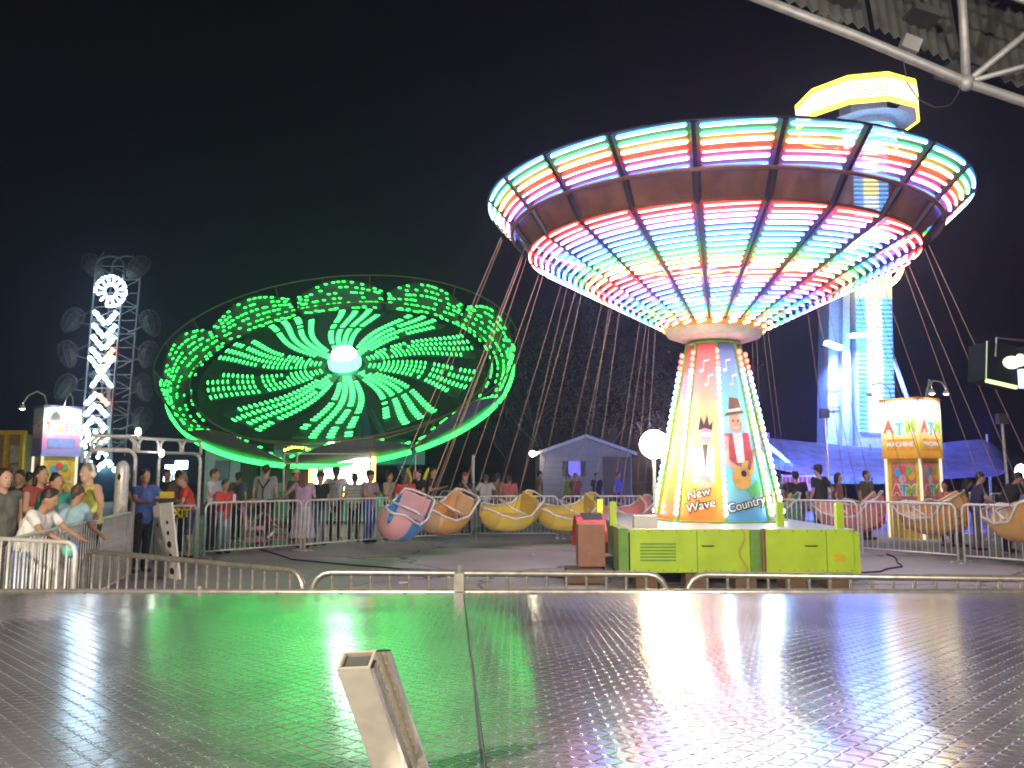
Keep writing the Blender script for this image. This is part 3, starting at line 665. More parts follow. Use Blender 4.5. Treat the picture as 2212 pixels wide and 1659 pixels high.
# ------------------------------------------------------------------ cage ride far left
ZD = 50
zr = thing('cage_ride', 'tall lattice boom ride with wire cages and white chevron lights, far left', 'fairground ride', px(208, 1060, ZD)-Vector((0, 0, px(208, 1060, ZD).z)))
zs = mat('cage_steel', (.2, .2, .19), .6, .2); zled = em('zip_white', (.55, .85, 1), 5); zred = em('zip_red', (1, .15, .08), 6); zgr = em('zip_warm', (.8, 1, .5), 7)
def zp(x, y, dd=0): return px(x, y, ZD+dd)
for dx, dd in ((0, 0), (36, 1.6)):
    b = MB()
    for s in (-31, 31): b.tube([zp(238+dx+s, 575, dd), zp(203+dx+s, 985, dd)], .07, 6)
    pts = [(238+dx-35*q/14, 575+410*q/14) for q in range(15)]
    for i in range(14):
        (x0, y0), (x1, y1) = pts[i], pts[i+1]; s = 31 if i % 2 else -31
        b.tube([zp(x0+s, y0, dd), zp(x1-s, y1, dd)], .035, 5); b.tube([zp(x0-31, y0, dd), zp(x0+31, y0, dd)], .035, 5)
    b.tube([zp(238+dx+31*cos(a), 575-22*sin(a), dd) for a in [pi*i/8 for i in range(9)]], .06, 6)
    b.build('boom_frame', zs, zr)
def cage_mesh():
    b = MB()
    for k in range(5):
        a = pi*k/5
        b.tube([(.55*cos(a)*sin(t)*(1+.25*cos(t)), .5*sin(a)*sin(t), .85*cos(t)) for t in [2*pi*i/16 for i in range(16)]], .022, 4, closed=True)
    for z in (-.5, -.15, .2, .55):
        r = math.sqrt(1-(z/.85)**2); b.tube([(.55*r*cos(t), .5*r*sin(t), z) for t in [2*pi*i/14 for i in range(14)]], .018, 4, closed=True)
    return b.mesh('cage', zs)
def cage_shell():
    b = MB(); b.ell((0, 0, -.1), (.46, .4, .66), 10, 6); return b.mesh('cage_tub', mat('cage_tub_paint', (.12, .12, .11), .5, .2))
cm, cs = cage_mesh(), cage_shell()
for x, y, rot in ((202, 575, -.6), (297, 578, .6), (156, 692, .5), (147, 765, -.2), (140, 836, .5), (326, 698, -.3), (320, 766, .2), (312, 838, -.2), (308, 908, .1)):
    o = link('cage', cm, zr, zp(x, y, .8)-origin(zr), (0, rot, .4), (1.05, 1.05, 1.05)); link('cage_tub', cs, o)
    bx_ = 238-35*(y-575)/410+18; MB().tube([zp(x, y, .8), zp(bx_+(31 if x > bx_ else -31), y+(20 if x > bx_ else 14), .8)], .05, 5).build('cage_arm', zs, zr)
    MB().tube([zp(x, y, .8), zp(bx_+(31 if x > bx_ else -31), y-30, .8)], .03, 4).build('cage_stay', zs, zr)
def bulbs(p, q, n, m, r=.15, nm='light_bar'):
    b = MB(); b.tube([p.lerp(q, i/(n-1)) for i in range(n)], [r*(.75+.35*(i % 2)) for i in range(n)], 6); b.build(nm, m, zr, True)
cy = 629; cx_ = 239
for k in range(12):
    a = 2*pi*k/12+.2
    bulbs(zp(cx_+11*cos(a), cy-11*sin(a), -.3), zp(cx_+30*cos(a), cy-31*sin(a), -.3), 5, zled, .08, 'wheel_spoke_light')
    if k not in (6, 7): bulbs(zp(cx_+33*cos(a), cy-33*sin(a), -.3), zp(cx_+33*cos(a+.4), cy-33*sin(a+.4), -.3), 4, zled, .09, 'wheel_rim_light')
def xc(y): return 238-35*(y-575)/410
for y in (676, 704, 729, 756):
    x = xc(y)-1; bulbs(zp(x-25, y-4, -.3), zp(x-2, y+24, -.3), 6, zled); bulbs(zp(x+2, y+24, -.3), zp(x+24, y-2, -.3), 6, zled if y < 710 else zred if y > 750 else zled)
x = xc(795); 
for s in (-1, 1):
    bulbs(zp(x-27*s, 770, -.3), zp(x+22*s, 836, -.3), 11, zled, .13)
MB().ell(zp(x-2, 797, -.35), (.3, .2, .3), 10, 6).build('centre_lamp', zled, zr, True)
for y in (850, 874, 902):
    x = xc(y)-4; bulbs(zp(x-26, y+24, -.3), zp(x-2, y, -.3), 6, zled); bulbs(zp(x+2, y+2, -.3), zp(x+22, y+24, -.3), 6, zled if y != 850 else zred)
random.seed(3)
for k in range(46):
    x = random.gauss(200, 22); y = random.uniform(930, 965) if k < 34 else random.uniform(968, 1000)
    MB().ell(zp(x, y, -.5), (.13, .13, .13), 6, 4).build('base_bulb', random.choice([zled, zled, zled, zgr]), zr, True)
bulbs(zp(203, 1018, -1), zp(232, 996, -1), 6, zled, .17); bulbs(zp(232, 996, -1), zp(240, 1006, -1), 4, zled, .17); bulbs(zp(245, 1012, -1), zp(254, 1018, -1), 3, zled, .17)
b = MB(); base = zp(208, 1000, .5); b.box((base.x, base.y+.4, 1.1), (5.5, 3, 2.0)); b.build('ride_base', mat('zip_base', (.03, .08, .10), .5), zr)
for s in (-1, 1): MB().tube([zp(208+s*32, 1000, .4), zp(222+s*12, 800, .9)], .16, 6).build('support_leg', zs, zr)

# ------------------------------------------------------------------ light tower behind the swing ride
TD = 34
dt = thing('drop_tower', 'tall tower with rows of blue light bars, yellow lit crown and blue floodlit mast', 'fairground ride', Vector((px(1880, 1000, TD).x, TD, 0)))
wcol = mat('tower_white', (.72, .72, .74), .45)
def dp(x, y, dd=0): return px(x, y, TD+dd)
def slab(x0, x1, xt0, xt1, y0, y1, depth, nm, m, dd=0):
    q = [dp(x0, y0, dd), dp(x1, y0, dd), dp(xt1, y1, dd), dp(xt0, y1, dd)]
    return MB().quadbox(*q, depth, (0, 1, 0)).build(nm, m, dt)
slab(1856, 1938, 1838, 1915, 1045, 190, 1.3, 'column', wcol)
slab(1786, 1818, 1796, 1822, 1045, 330, 1.2, 'mast', wcol, .3); slab(1819, 1836, 1823, 1836, 1045, 330, 1.6, 'mast_edge', wcol, -.1); slab(1837, 1855, 1837, 1850, 1045, 330, 1.0, 'mast_web', wcol, .6)
bar_c = [em('tower_bar_cyan', (.08, .40, 1), 2.2), em('tower_bar_white', (.6, .75, 1), 3), em('tower_bar_gold', (1, .8, .25), 2.6)]
y = 246
while y < 938:
    q = (y-190)/855; xl, xr = 1838+18*q+3, 1915+23*q-3
    if not (505 < y < 640):
        a, e_ = dp(xl, y, -.05), dp(xr, y, -.05); c1_, c2_ = dp(xl+(xr-xl)*.28, y, -.06), dp(xl+(xr-xl)*.72, y, -.06)
        for p0_, p1_, ci in ((a, c1_, 0), (c1_, c2_, 1 if (int(y/42) % 3) else 2), (c2_, e_, 0)):
            MB().tube([p0_, p1_], .036, 5).build('light_bar', bar_c[ci], dt)
    y += 9.5
rc_ = dp(1890, 565, -.5); MB().tube([rc_+Vector((1.15*cos(a), 0, 1.15*sin(a))) for a in [2*pi*i/40 for i in range(40)]], .11, 8, closed=True).build('ring_light', em('ring_yellow', (1, .86, .22), 7), dt, True)
MB().lathe([(.3, -.1), (.3, .1), (.75, .1), (.75, -.1)], 20, rc_+Vector((0, .3, 0)), Matrix.Rotation(R(90), 3, 'X')).build('ring_wheel', wcol, dt)
cc = dp(1862, 232); cr = 2.5
hx = [R(36*k+6) for k in range(10)]
def hp(k, z, r=cr): return Vector((cc.x+r*sin(hx[k % 10]), cc.y+.6-r*cos(hx[k % 10]), cc.z+z))
for k in range(10):
    q = [hp(k, -.6), hp(k+1, -.6), hp(k+1, .6), hp(k, .6)]; MB().quadbox(*q, .1, (q[1]-q[0]).cross(q[3]-q[0])*-1).build('crown_panel', em('crown_panel_glow', (.7, .6, .9), .22), dt)
    for j in range(11):
        z = -.6+1.2*j/10; c = 'crown_yellow' if j in (0, 1, 9, 10) else 'crown_white'
        MB().tube([hp(k, z, cr+.07), hp(k+1, z, cr+.07)], .045 if c == 'crown_yellow' else .036, 5).build('crown_strip', em(c, (1, .9, .06) if c == 'crown_yellow' else (1, .93, .6), 1.9 if c == 'crown_yellow' else 1.3), dt)
b = MB(); b.lathe([(1.15, -1.9), (1.15, -.61), (1.9, -.61)], 12, (cc.x+.4, cc.y+.6, cc.z)); b.build('crown_neck', wcol, dt)
for j in range(9):
    z = cc.z-1.85+.11*j; MB().tube([Vector((cc.x+.4+1.2*sin(a), cc.y+.6-1.2*cos(a), z)) for a in [R(-75+15*i) for i in range(11)]], .035, 5).build('neck_bar', bar_c[j % 2], dt)
MB().tube([dp(1925, 760, .5), dp(1963, 870, -2), dp(2010, 1010, -4)], .09, 6).build('stay_leg', wcol, dt)
for x, y, s in ((1800, 746, -1), (1856, 724, 1)):
    p = dp(x, y, -1.1); b = MB(); b.box(p, (.7, .35, .14), Matrix.Rotation(.35 if s < 0 else -.06, 3, 'Y')); b.build('flood_head', em('flood_blue_white', (.25, .6, 1), 16), dt)
    b = MB(); b.tube([p+Vector((0, .15, .1)), p+Vector((.1*s, 1.1, .12))], .04, 6); b.build('flood_arm', grey, dt)
    lamp('flood_light', dt, p+Vector((0, -.1, -.12))-origin(dt), 3200, (.10, .2, 1), .15, 'SPOT', aim(p, p+Vector((.1, .75, -2.4))), 120)
for y, x in ((840, 1808), (880, 1806)): MB().tube([dp(1788, y, .2), dp(1818, y, .2)], .03, 5).build('mast_band', grey, dt)

# ------------------------------------------------------------------ kiosks
def goose(t, base, tip, on=None, nm='lamp_arm'):
    base, tip = Vector(base), Vector(tip); top = Vector((0, 0, .42))
    pts = [base, base.lerp(tip, .12)+top*.7, base.lerp(tip, .45)+top, base.lerp(tip, .8)+top*.75, tip+Vector((0, 0, .1))]
    MB().tube(pts, .018, 6).build(nm, white, t, True, False)
    MB().lathe([(.03, .06), (.06, .03), (.09, -.05), (.085, -.05)], 12, tip).build('lamp_head', white, t, True, False)
    MB().ell(tip-Vector((0, 0, .03)), (.06, .06, .05), 8, 5).build('lamp_bulb', em('kiosk_bulb', (1, .95, .85), 12), t, True, False)
def kiosk(loc, rz, label, W, H, word, sub, ca, cb, lit, cat, colors, upper=1.45, lines=(), D=None):
    D = D or W; t = thing('kiosk', label, cat, loc, rz); zb = H-upper; w2 = W*.86/2; d2 = D*.86/2
    body = mat('kiosk_body_'+word, ca, .4); edge = mat('kiosk_edge_'+word, cb, .4)
    MB().box((0, 0, zb/2), (w2*2, d2*2, zb)).build('cabinet', body, t, False, False)
    for sx in (-1, 1):
        for sy in (-1, 1): MB().tube([(sx*(w2+.02), sy*(d2+.02), 0), (sx*(w2+.02), sy*(d2+.02), zb)], .035, 8).build('corner_tube', em('kiosk_tube_glow', (1, .9, .7), .55) if lit else white, t, False, False)
    for nx, ny, ww, rz2 in ((0, -1, W, 0), (1, 0, D, R(90)), (-1, 0, D, R(-90)), (0, 1, W, R(180))):
        Mz = Matrix.Rotation(rz2, 3, 'Z'); off = (D if ny else W)/2
        def Q(x, z, o): return Mz @ Vector((x, -off-o, z))
        n = Mz @ Vector((0, -1, 0))
        MB().quadbox(Q(-ww/2+.005, zb, 0), Q(ww/2-.005, zb, 0), Q(ww/2-.005, H, 0), Q(-ww/2+.005, H, 0), -.05, n).build('sign_panel', grad('kiosk_sign_'+word, colors, zb, H), t, False, False)  # sign colours pale towards the top: lamp light put into the gradient
        MB().quadbox(Q(-ww*.36, zb+.16, .002), Q(ww*.36, zb+.16, .002), Q(ww*.36, zb+.44, .002), Q(-ww*.36, zb+.44, .002), .008, n).build('name_strip', mat('strip_'+word, cb, .4), t, False, False)
        k = len(word); lw = ww*.86/k
        pal = [(.85, .12, .1), (.1, .45, .8), (.45, .65, .08), (.9, .5, .05), (.75, .15, .5), (.15, .6, .3), (.1, .4, .8)]
        for i, ch in enumerate(word):
            x = -ww*.43+lw*(i+.5); z = zb+.72
            for th, out, m, l in ((.002, .05 if k < 5 else .028, whp, .006), (.003, .018 if k < 5 else .006, mat('letter_ink_%d' % (i % 7), pal[i % 7], .4), .011)):
                text('letter', ch, .44 if k < 5 else .33, m, t, Q(x, z+.03*(-1)**i, l), (R(90), 0, rz2), th, out, squash=(.62 if k > 5 else .85))
        if sub: text('sub_lettering', sub, .17, mat('sub_ink', (.75, .85, .95), .4), t, Q(0, zb+.30, .014), (R(90), 0, rz2), .003, .004)
        # poster on the cabinet side
        off2 = d2 if ny else w2; lw2 = (w2 if ny else d2)
        def Q2(x, z, o): return Mz @ Vector((x, -off2-o, z))
        MB().quadbox(Q2(-lw2*.72, zb*.32, .002), Q2(lw2*.72, zb*.32, .002), Q2(lw2*.72, zb*.93, .002), Q2(-lw2*.72, zb*.93, .002), .01, n).build('poster', mat('poster_'+word, (.62, .22, .2) if word == 'ATM' else (.7, .55, .1), .4, 0, .3, 5), t, False, False)
        for j, (dx, dz, cc_) in enumerate(((-.2, .80, (.1, .4, .8)), (0, .84, (.85, .1, .12)), (.2, .82, (.2, .55, .15)), (.3, .76, (.9, .5, .05)), (-.05, .72, (.9, .5, .5)))):
            MB().poly([Q2(dx*lw2*1.6+.1*cos(a), zb*dz+.12*sin(a), .014) for a in [2*pi*i/12 for i in range(12)]], n, .003).build('balloon_print', mat('balloon_%d_%s' % (j, word), cc_, .4), t, False, False)
        for i, ch in enumerate(word[:4]):
            for th, out, m, l in ((.002, .035, whp, .018), (.003, .014, mat('letter_ink_%d' % (i % 7), pal[i % 7], .4), .022)):
                text('letter', ch, .36, m, t, Q2((-1+2*(i+.5)/min(4, k))*lw2*.66, zb*.58, l), (R(90), 0, rz2), th, out)
        if sub: text('sub_lettering', sub, .13, mat('sub_ink', (.75, .85, .95), .4), t, Q2(0, zb*.42, .018), (R(90), 0, rz2), .003, .003)
    MB().box((0, 0, zb-.03), (W+.02, D+.02, .06)).build('sign_sill', edge, t, False, False)
    MB().box((0, 0, H+.03), (W+.03, D+.03, .06)).build('sign_top', edge, t, False, False)
    for tip, base in lines: goose(t, base, tip)
    for s, (tx, ty) in enumerate(((0, -D/2-.9), (W/2+.9, 0))):
        lamp('sign_light', t, (tx, ty, H+.15), 75 if lit else 20, (1, .95, .85), .06, 'SPOT', aim((tx, ty, H+.15), (tx*.4, ty*.4, H-.75)), 95)
    return t
ka = gx(2003, 20.6, 1100); ka.y += .6
kiosk(ka, R(-57), 'tall yellow cash machine kiosk with red, blue and green letters', 1.05, 3.55, 'ATM', 'MACHINE', (.80, .52, .04), (.85, .35, .05), True, 'kiosk',
      [(0, (.85, .35, .05)), (.2, (.85, .6, .06)), (.5, (.9, .8, .5)), (1, (.85, .8, .75))], lines=[((-.5, -1.0, 3.7), (-.3, -.3, 3.6)), ((.9, -.5, 3.7), (.4, .2, 3.6)), ((.5, .9, 3.8), (.2, .4, 3.6))])
kt = gx(112, 23, 1100)
kiosk(kt, R(45), 'lit ticket kiosk with gooseneck lamps behind the left queue', .98, 3.5, 'TICKETS', '', (.78, .60, .1), (.25, .35, .8), True, 'kiosk',
      [(0, (.25, .35, .85)), (.3, (.8, .3, .6)), (.55, (.85, .8, .8)), (1, (.7, .85, .95))], upper=1.3, lines=[((-1.05, -.6, 3.45), (-.35, -.2, 3.56)), ((-.1, -.9, 3.45), (.35, -.1, 3.56))])

# yellow framed booth at the left frame edge
bo = thing('food_booth', 'dim booth with yellow frame and shutter window at the left frame edge', 'booth', gx(10, 24, 1040))
def bp_(x, y, d=24): return px(x, y, d)
a, c = bp_(-90, 1075), bp_(52, 938); a.z = 0
b = MB(); b.box(((a.x+c.x)/2, 25.2, c.z/2), (c.x-a.x, 2.2, c.z)); b.build('cabin', mat('booth_wall', (.30, .22, .12), .6), bo)
for x in (14, 49):
    q = bp_(x, 938, 23.98); MB().box((q.x, 24.02, q.z/2), (.10, .12, q.z)).build('frame_post', yellow, bo)
MB().box(((a.x+c.x)/2, 24.02, c.z+.05), (c.x-a.x+.1, .14, .12)).build('frame_beam', yellow, bo)
q0, q1 = bp_(18, 1000), bp_(44, 962); MB().box(((q0.x+q1.x)/2, 24.07, (q0.z+q1.z)/2), (q1.x-q0.x, .05, q1.z-q0.z)).build('window', mat('booth_window', (.5, .5, .42), .2), bo)
q0, q1 = bp_(18, 1060), bp_(44, 1004); MB().box(((q0.x+q1.x)/2, 24.07, (q0.z+q1.z)/2), (q1.x-q0.x, .05, q1.z-q0.z)).build('shutter', mat('booth_shutter', (.42, .42, .34), .5), bo)

# ------------------------------------------------------------------ entrance gate of bent tube
ge = thing('entrance_gate', 'pale bent-tube entrance arches with loops on top, left', 'gate', gx(330, 14, 1150))
def post(x, d, z): p = gx(x, d, 1060); return Vector((p.x, d, z))
A_, B_, C_, D_ = (184, 12.9), (289, 13.4), (340, 15.0), (430, 15.7)
def arch(a, c, zt, zl, nm='arch'):
    p, q = post(*a, 0), post(*c, 0); dvec = (q-p).normalized(); r = .16
    pts = [p, p+Vector((0, 0, zt-r))]+[p+dvec*(r-r*cos(s))+Vector((0, 0, zt-r+r*sin(s))) for s in (.4, .8, 1.2)]+[p+dvec*r+Vector((0, 0, zt)), q-dvec*r+Vector((0, 0, zt))]
    pts += [q-dvec*(r-r*sin(s))+Vector((0, 0, zt-r+r*cos(s))) for s in (.4, .8, 1.2)]+[q+Vector((0, 0, zt-r)), q]
    MB().tube(pts, .033, 8).build(nm, galv, ge, True)
arch(A_, B_, 2.02, 0); arch(C_, D_, 2.02, 0)
def toprail(a, c, z, loops):
    p, q = post(*a, z), post(*c, z); dv = q-p
    MB().tube([p, q], .03, 8).build('top_rail', galv, ge, True)
    MB().tube([p+Vector((0, 0, -.24)), q+Vector((0, 0, -.24))], .024, 8).build('lower_rail', galv, ge, True)
    for s0, s1 in loops:
        u, v = p+dv*s0, p+dv*s1; zz = Vector((0, 0, -.26))
        MB().tube([u+zz, u+zz*.35, u.lerp(v, .15), u.lerp(v, .85), v+zz*.35, v+zz], .028, 8).build('loop', galv, ge, True)
toprail((205, 13.4), D_, 2.26, ((.0, .34), (.36, .55), (.57, .78), (.80, 1.0))); toprail((188, 12.9), (289, 13.4), 2.24, ((.05, .95),))
for x, d, z in ((292, 13.5, 2.33), (345, 14.5, 2.0)):
    MB().ell(post(x, d, z), (.05, .05, .07), 8, 5).build('gate_lamp', em('gate_lamp_glow', (.95, 1, .85), 9), ge, True)
# hollow-ended pipe post beside the man in yellow
pp = gx(262, 12.5, 1060); b = thing('pipe_post', 'thick pale pipe post with a rounded slotted top beside the man in yellow', 'post', pp)
MB().tube([pp+Vector((0, 0, z)) for z in (0, 1.5, 1.72, 1.80, 1.83)], [.10, .10, .10, .07, .02], 12).build('pipe', galv, b, True); MB().ell(pp+Vector((.0, -.075, 1.58)), (.035, .03, .09), 10, 6).build('slot', black, b, True)

# control stand: white leaning plates with round holes
cs_ = thing('control_stand', 'white tapered control stand with a column of round holes by the operator', 'control stand', gx(366, 12.9, 1200))
def hole_plate(p00, p10, p11, p01, nm, holes):
    q = [Vector(p) for p in (p00, p10, p11, p01)]; n = (q[1]-q[0]).cross(q[3]-q[0]).normalized()
    MB().quadbox(*q, -.03, n).build(nm, white, cs_)
    for s, v, r in holes:
        c = q[0].lerp(q[1], s).lerp(q[3].lerp(q[2], s), v); ux = (q[1]-q[0]).normalized(); uy = n.cross(ux)
        MB().poly([c+n*.003+ux*r*cos(a)+uy*r*sin(a) for a in [2*pi*i/14 for i in range(14)]], n, .004).build('hole', black, cs_)
g0, g1 = px(360, 1243, 12.9), px(388, 1243, 12.7); t0, t1 = px(345, 1087, 12.9), px(370, 1085, 12.7); g0.z = g1.z = 0
l0 = px(342, 1236, 13.2); l0.z = 0; lt = px(330, 1094, 13.1)
hole_plate(g0, g1, t1, t0, 'front_plate', ((.5, .28, .055), (.5, .45, .055), (.48, .6, .035), (.5, .74, .03), (.5, .1, .055)))
hole_plate(l0, g0-Vector((.006, 0, 0)), t0-Vector((.006, 0, 0)), lt, 'side_plate', ((.5, .72, .035),))
MB().box((t0+t1)/2+Vector((-.05, .05, .04)), (.26, .22, .05)).build('console_top', dark, cs_)
MB().box((t0+t1)/2+Vector((-.05, .16, .12)), (.22, .03, .10)).build('yellow_plate', yellow, cs_)

# exit gate with sign
eg = thing('exit_gate', 'low bent-tube exit gate carrying a black and yellow EXIT sign', 'gate', gx(395, 14.6, 1150))
p, q = gx(352, 14.4, 1150), gx(423, 15.2, 1150); dv = (q-p)
MB().tube([p, p+Vector((0, 0, .95))]+[p+dv*.08+Vector((0, 0, 1.05)), q-dv*.08+Vector((0, 0, 1.05)), q+Vector((0, 0, .95)), q], .022, 8).build('frame', galv, eg, True)
for i in range(1, 5): u = p+dv*i/5; MB().tube([u+Vector((0, 0, .12)), u+Vector((0, 0, 1.03))], .011, 6).build('bar', galv, eg)
sa, sb_ = px(367, 1120, 14.2), px(404, 1098, 14.4); n = Vector((0, -1, 0))
MB().box(((sa.x+sb_.x)/2, 14.33, (sa.z+sb_.z)/2), (sb_.x-sa.x, .02, sb_.z-sa.z)).build('sign_plate', black, eg)
text('lettering', 'EXIT', .19, mat('exit_yellow', (.9, .75, .02), .35), eg, Vector(((sa.x+sb_.x)/2, 14.315, (sa.z+sb_.z)/2))-eg.location, (R(90), 0, 0), .003, .006)
b = MB(); zc = (sa.z+sb_.z)/2; hw, hh = (sb_.x-sa.x)/2-.01, (sb_.z-sa.z)/2-.008; xc_ = (sa.x+sb_.x)/2
b.tube([(xc_-hw, 14.315, zc-hh), (xc_+hw, 14.315, zc-hh), (xc_+hw, 14.315, zc+hh), (xc_-hw, 14.315, zc+hh)], .006, 4, closed=True); b.build('sign_border', mat('exit_yellow', (.9, .75, .02)), eg)

# ------------------------------------------------------------------ small house with lit window
HD = 38
ho = thing('small_house', 'small pale gabled house with a blue lit window behind the fence', 'house', gx(1265, HD, 1040))
def hq(x, y, d=HD): return px(x, y, d)
xl, xr, xm = hq(1166, 979).x, hq(1364, 979).x, hq(1265, 979).x; ze, za = hq(1166, 981).z, hq(1265, 946).z
wm = mat('house_siding', (.50, .46, .40), .7, 0, .08, 3)
b = MB(); q = [(xl, HD, 0), (xr, HD, 0), (xr, HD, ze), (xm, HD, za), (xl, HD, ze)]
b.add(q+[(x, HD+7, z) for x, y, z in q], [(0, 1, 2, 3, 4), (9, 8, 7, 6, 5), (0, 5, 6, 1), (1, 6, 7, 2), (0, 4, 9, 5)]); b.build('wall', wm, ho)
rf = mat('house_roof', (.12, .10, .09), .8)
for s, x1 in ((-1, xl), (1, xr)):
    o_ = (x1-xm)*.10; drop = (za-ze)*.10
    MB().quadbox((xm, HD-.3, za+.02), (x1+o_, HD-.3, ze+.02-drop), (x1+o_, HD+7.2, ze+.02-drop), (xm, HD+7.2, za+.02), .10, (0, 0, 1)).build('roof', rf, ho)
    MB().quadbox((xm, HD-.34, za), (x1+o_, HD-.34, ze-drop), (x1+o_, HD-.34, ze-drop+.16), (xm, HD-.34, za+.16), .04, (0, 1, 0)).build('fascia_board', white, ho)
for i in range(9):
    z = .35+i*.27
    if z < ze: MB().box(((xl+xr)/2, HD-.008, z), (xr-xl, .012, .02)).build('siding_line', mat('siding_shadow', (.36, .33, .29), .8), ho)
w0, w1 = hq(1229, 1027), hq(1252, 998); wo = MB().box(((w0.x+w1.x)/2, HD-.03, (w0.z+w1.z)/2), (w1.x-w0.x+.12, .05, w1.z-w0.z+.12)).build('window', white, ho)
MB().box(((w0.x+w1.x)/2, HD-.06, (w0.z+w1.z)/2), (w1.x-w0.x, .02, w1.z-w0.z)).build('pane', em('window_blue', (.14, .12, .85), .9), wo)
for s in (-1, 1): MB().box(((w0.x+w1.x)/2+s*(w1.x-w0.x)*.82, HD-.03, (w0.z+w1.z)/2), ((w1.x-w0.x)*.5, .05, w1.z-w0.z+.1)).build('shutter', mat('house_shutter', (.12, .13, .13), .6), ho)
d0, d1 = hq(1303, 1046), hq(1362, 987); MB().box(((d0.x+d1.x)/2, HD-.05, d1.z/2), (d1.x-d0.x, .08, d1.z)).build('door', mat('house_door', (.17, .12, .08), .6), ho)
e0 = hq(1150, 980, HD-.4); MB().ell(e0, (.14, .14, .14), 10, 6).build('eave_lamp', em('eave_lamp_glow', (1, .9, .6), 22), ho, True); MB().tube([e0, e0+Vector((.3, .4, .05))], .03, 5).build('lamp_bracket', dark, ho)

# ------------------------------------------------------------------ trees behind the house
bark = mat('bark', (.13, .11, .095), .9, 0, .3, 12)
def tree(loc, H, W, seed, label, dens=1.0, bare=False):
    rnd = random.Random(seed); loc = Vector(loc); t = thing('tree', label, 'tree', loc, group='trees behind the house')
    trunk = MB(); tips = []
    def limb(p, d, L, r, lev):
        pts = [p]; rr = [r]; q = p
        for i in range(4):
            d = (d+Vector((rnd.gauss(0, .16), rnd.gauss(0, .16), rnd.gauss(.05, .1)))).normalized(); q = q+d*L/4; pts.append(q); rr.append(r*(1-.16*(i+1)))
            if lev < 3 and i > 0:
                for _ in range(2 if lev else 3):
                    a = rnd.uniform(0, 2*pi); nd = (d*.55+Vector((cos(a), sin(a), rnd.uniform(-.1, .5)))*.75).normalized(); limb(q, nd, L*rnd.uniform(.5, .72), rr[-1]*.55, lev+1)
            if lev >= 2: tips.append(q)
        trunk.tube(pts, rr, 6 if lev < 2 else 4)
    limb(Vector((loc.x, loc.y, -.1)), Vector((rnd.gauss(0, .08), 0, 1)), H*.62, H*.028, 0)
    trunk.build('trunk', bark, t, True)
    b = MB(); lm = mat('leaf_%d' % (seed % 3), [(.028, .04, .018), (.034, .042, .016), (.026, .034, .017)][seed % 3], .6, 0, .5, 2)
    n = int(5000*dens)
    for _ in range(n):
        p = rnd.choice(tips)+Vector((rnd.gauss(0, .38), rnd.gauss(0, .38), rnd.gauss(0, .3)))
        a = Vector((rnd.gauss(0, 1), rnd.gauss(0, 1), rnd.gauss(0, .6))).normalized()*rnd.uniform(.07, .14); c = a.orthogonal().normalized()*a.length*.55
        b.add([p-a, p+c, p+a, p-c], [(0, 1, 2, 3)])
    b.build('crown', lm, t)
tree((px(1185, 900, 46).x, 46, 0), 10.5, 6, 11, 'broad bare-limbed tree left of the small house', .55)
tree((px(1340, 900, 48).x, 48, 0), 10.0, 6, 5, 'dark leafy tree rising right behind the small house', .9)
tree((px(1090, 900, 52).x, 52, 0), 9.0, 6, 9, 'dark tree behind the right side of the green wheel', .8)
tree((px(1430, 900, 54).x, 54, 0), 10, 6, 21, 'dark tree behind the flood lamp and painted tower', .8)

# ------------------------------------------------------------------ trailers behind the queue
def trailer(x0, x1, y0, d, m, label, cat='trailer'):
    a, c = px(x0, 1040, d), px(x1, y0, d); t = thing('service_trailer', label, cat, Vector(((a.x+c.x)/2, d+1.2, 0)))
    MB().box(((a.x+c.x)/2, d+1.2, (.45+c.z)/2), (c.x-a.x, 2.3, c.z-.45)).build('box_body', m, t)
    MB().box(((a.x+c.x)/2, d+1.2, c.z+.04), (c.x-a.x+.1, 2.4, .08)).build('roof', grey, t)
    MB().box(((a.x+c.x)/2, d-.005, (.5+c.z)/2+.25), ((c.x-a.x)*.4, .04, (c.z-.4)*.35)).build('hatch', mat('hatch_dark', (.06, .06, .05), .4), t)
    for s in (-.6, .6):
        b = MB(); b.lathe([(0, -.12), (.34, -.12), (.36, 0), (.34, .12), (0, .12)], 14, ((a.x+c.x)/2+s*(c.x-a.x)/3, d+.15, .36), Matrix.Rotation(R(90), 3, 'X')); b.build('wheel', black, t)
trailer(440, 520, 972, 33, mat('trailer_pale', (.42, .43, .40), .5), 'pale box trailer behind the exit gate')
trailer(560, 640, 985, 31, mat('trailer_cream', (.5, .45, .3), .5), 'cream trailer left of the lit ride sign')
# ride frame in front of the lit sign
rg = thing('ride_gate', 'thin white tube gate frame in front of the lit ride sign', 'gate', gx(700, 22.4, 1050))
u, v = gx(612, 22.3, 1050), gx(800, 22.5, 1050)
for q in (u, v, u+Vector((.25, .4, 0))): MB().tube([q, q+Vector((0, 0, 2.2))], .025, 6).build('post', white, rg)
for z in (2.2, 1.93): MB().tube([u+Vector((0, 0, z)), v+Vector((0, 0, z))], .022, 6).build('cross_rail', white, rg)
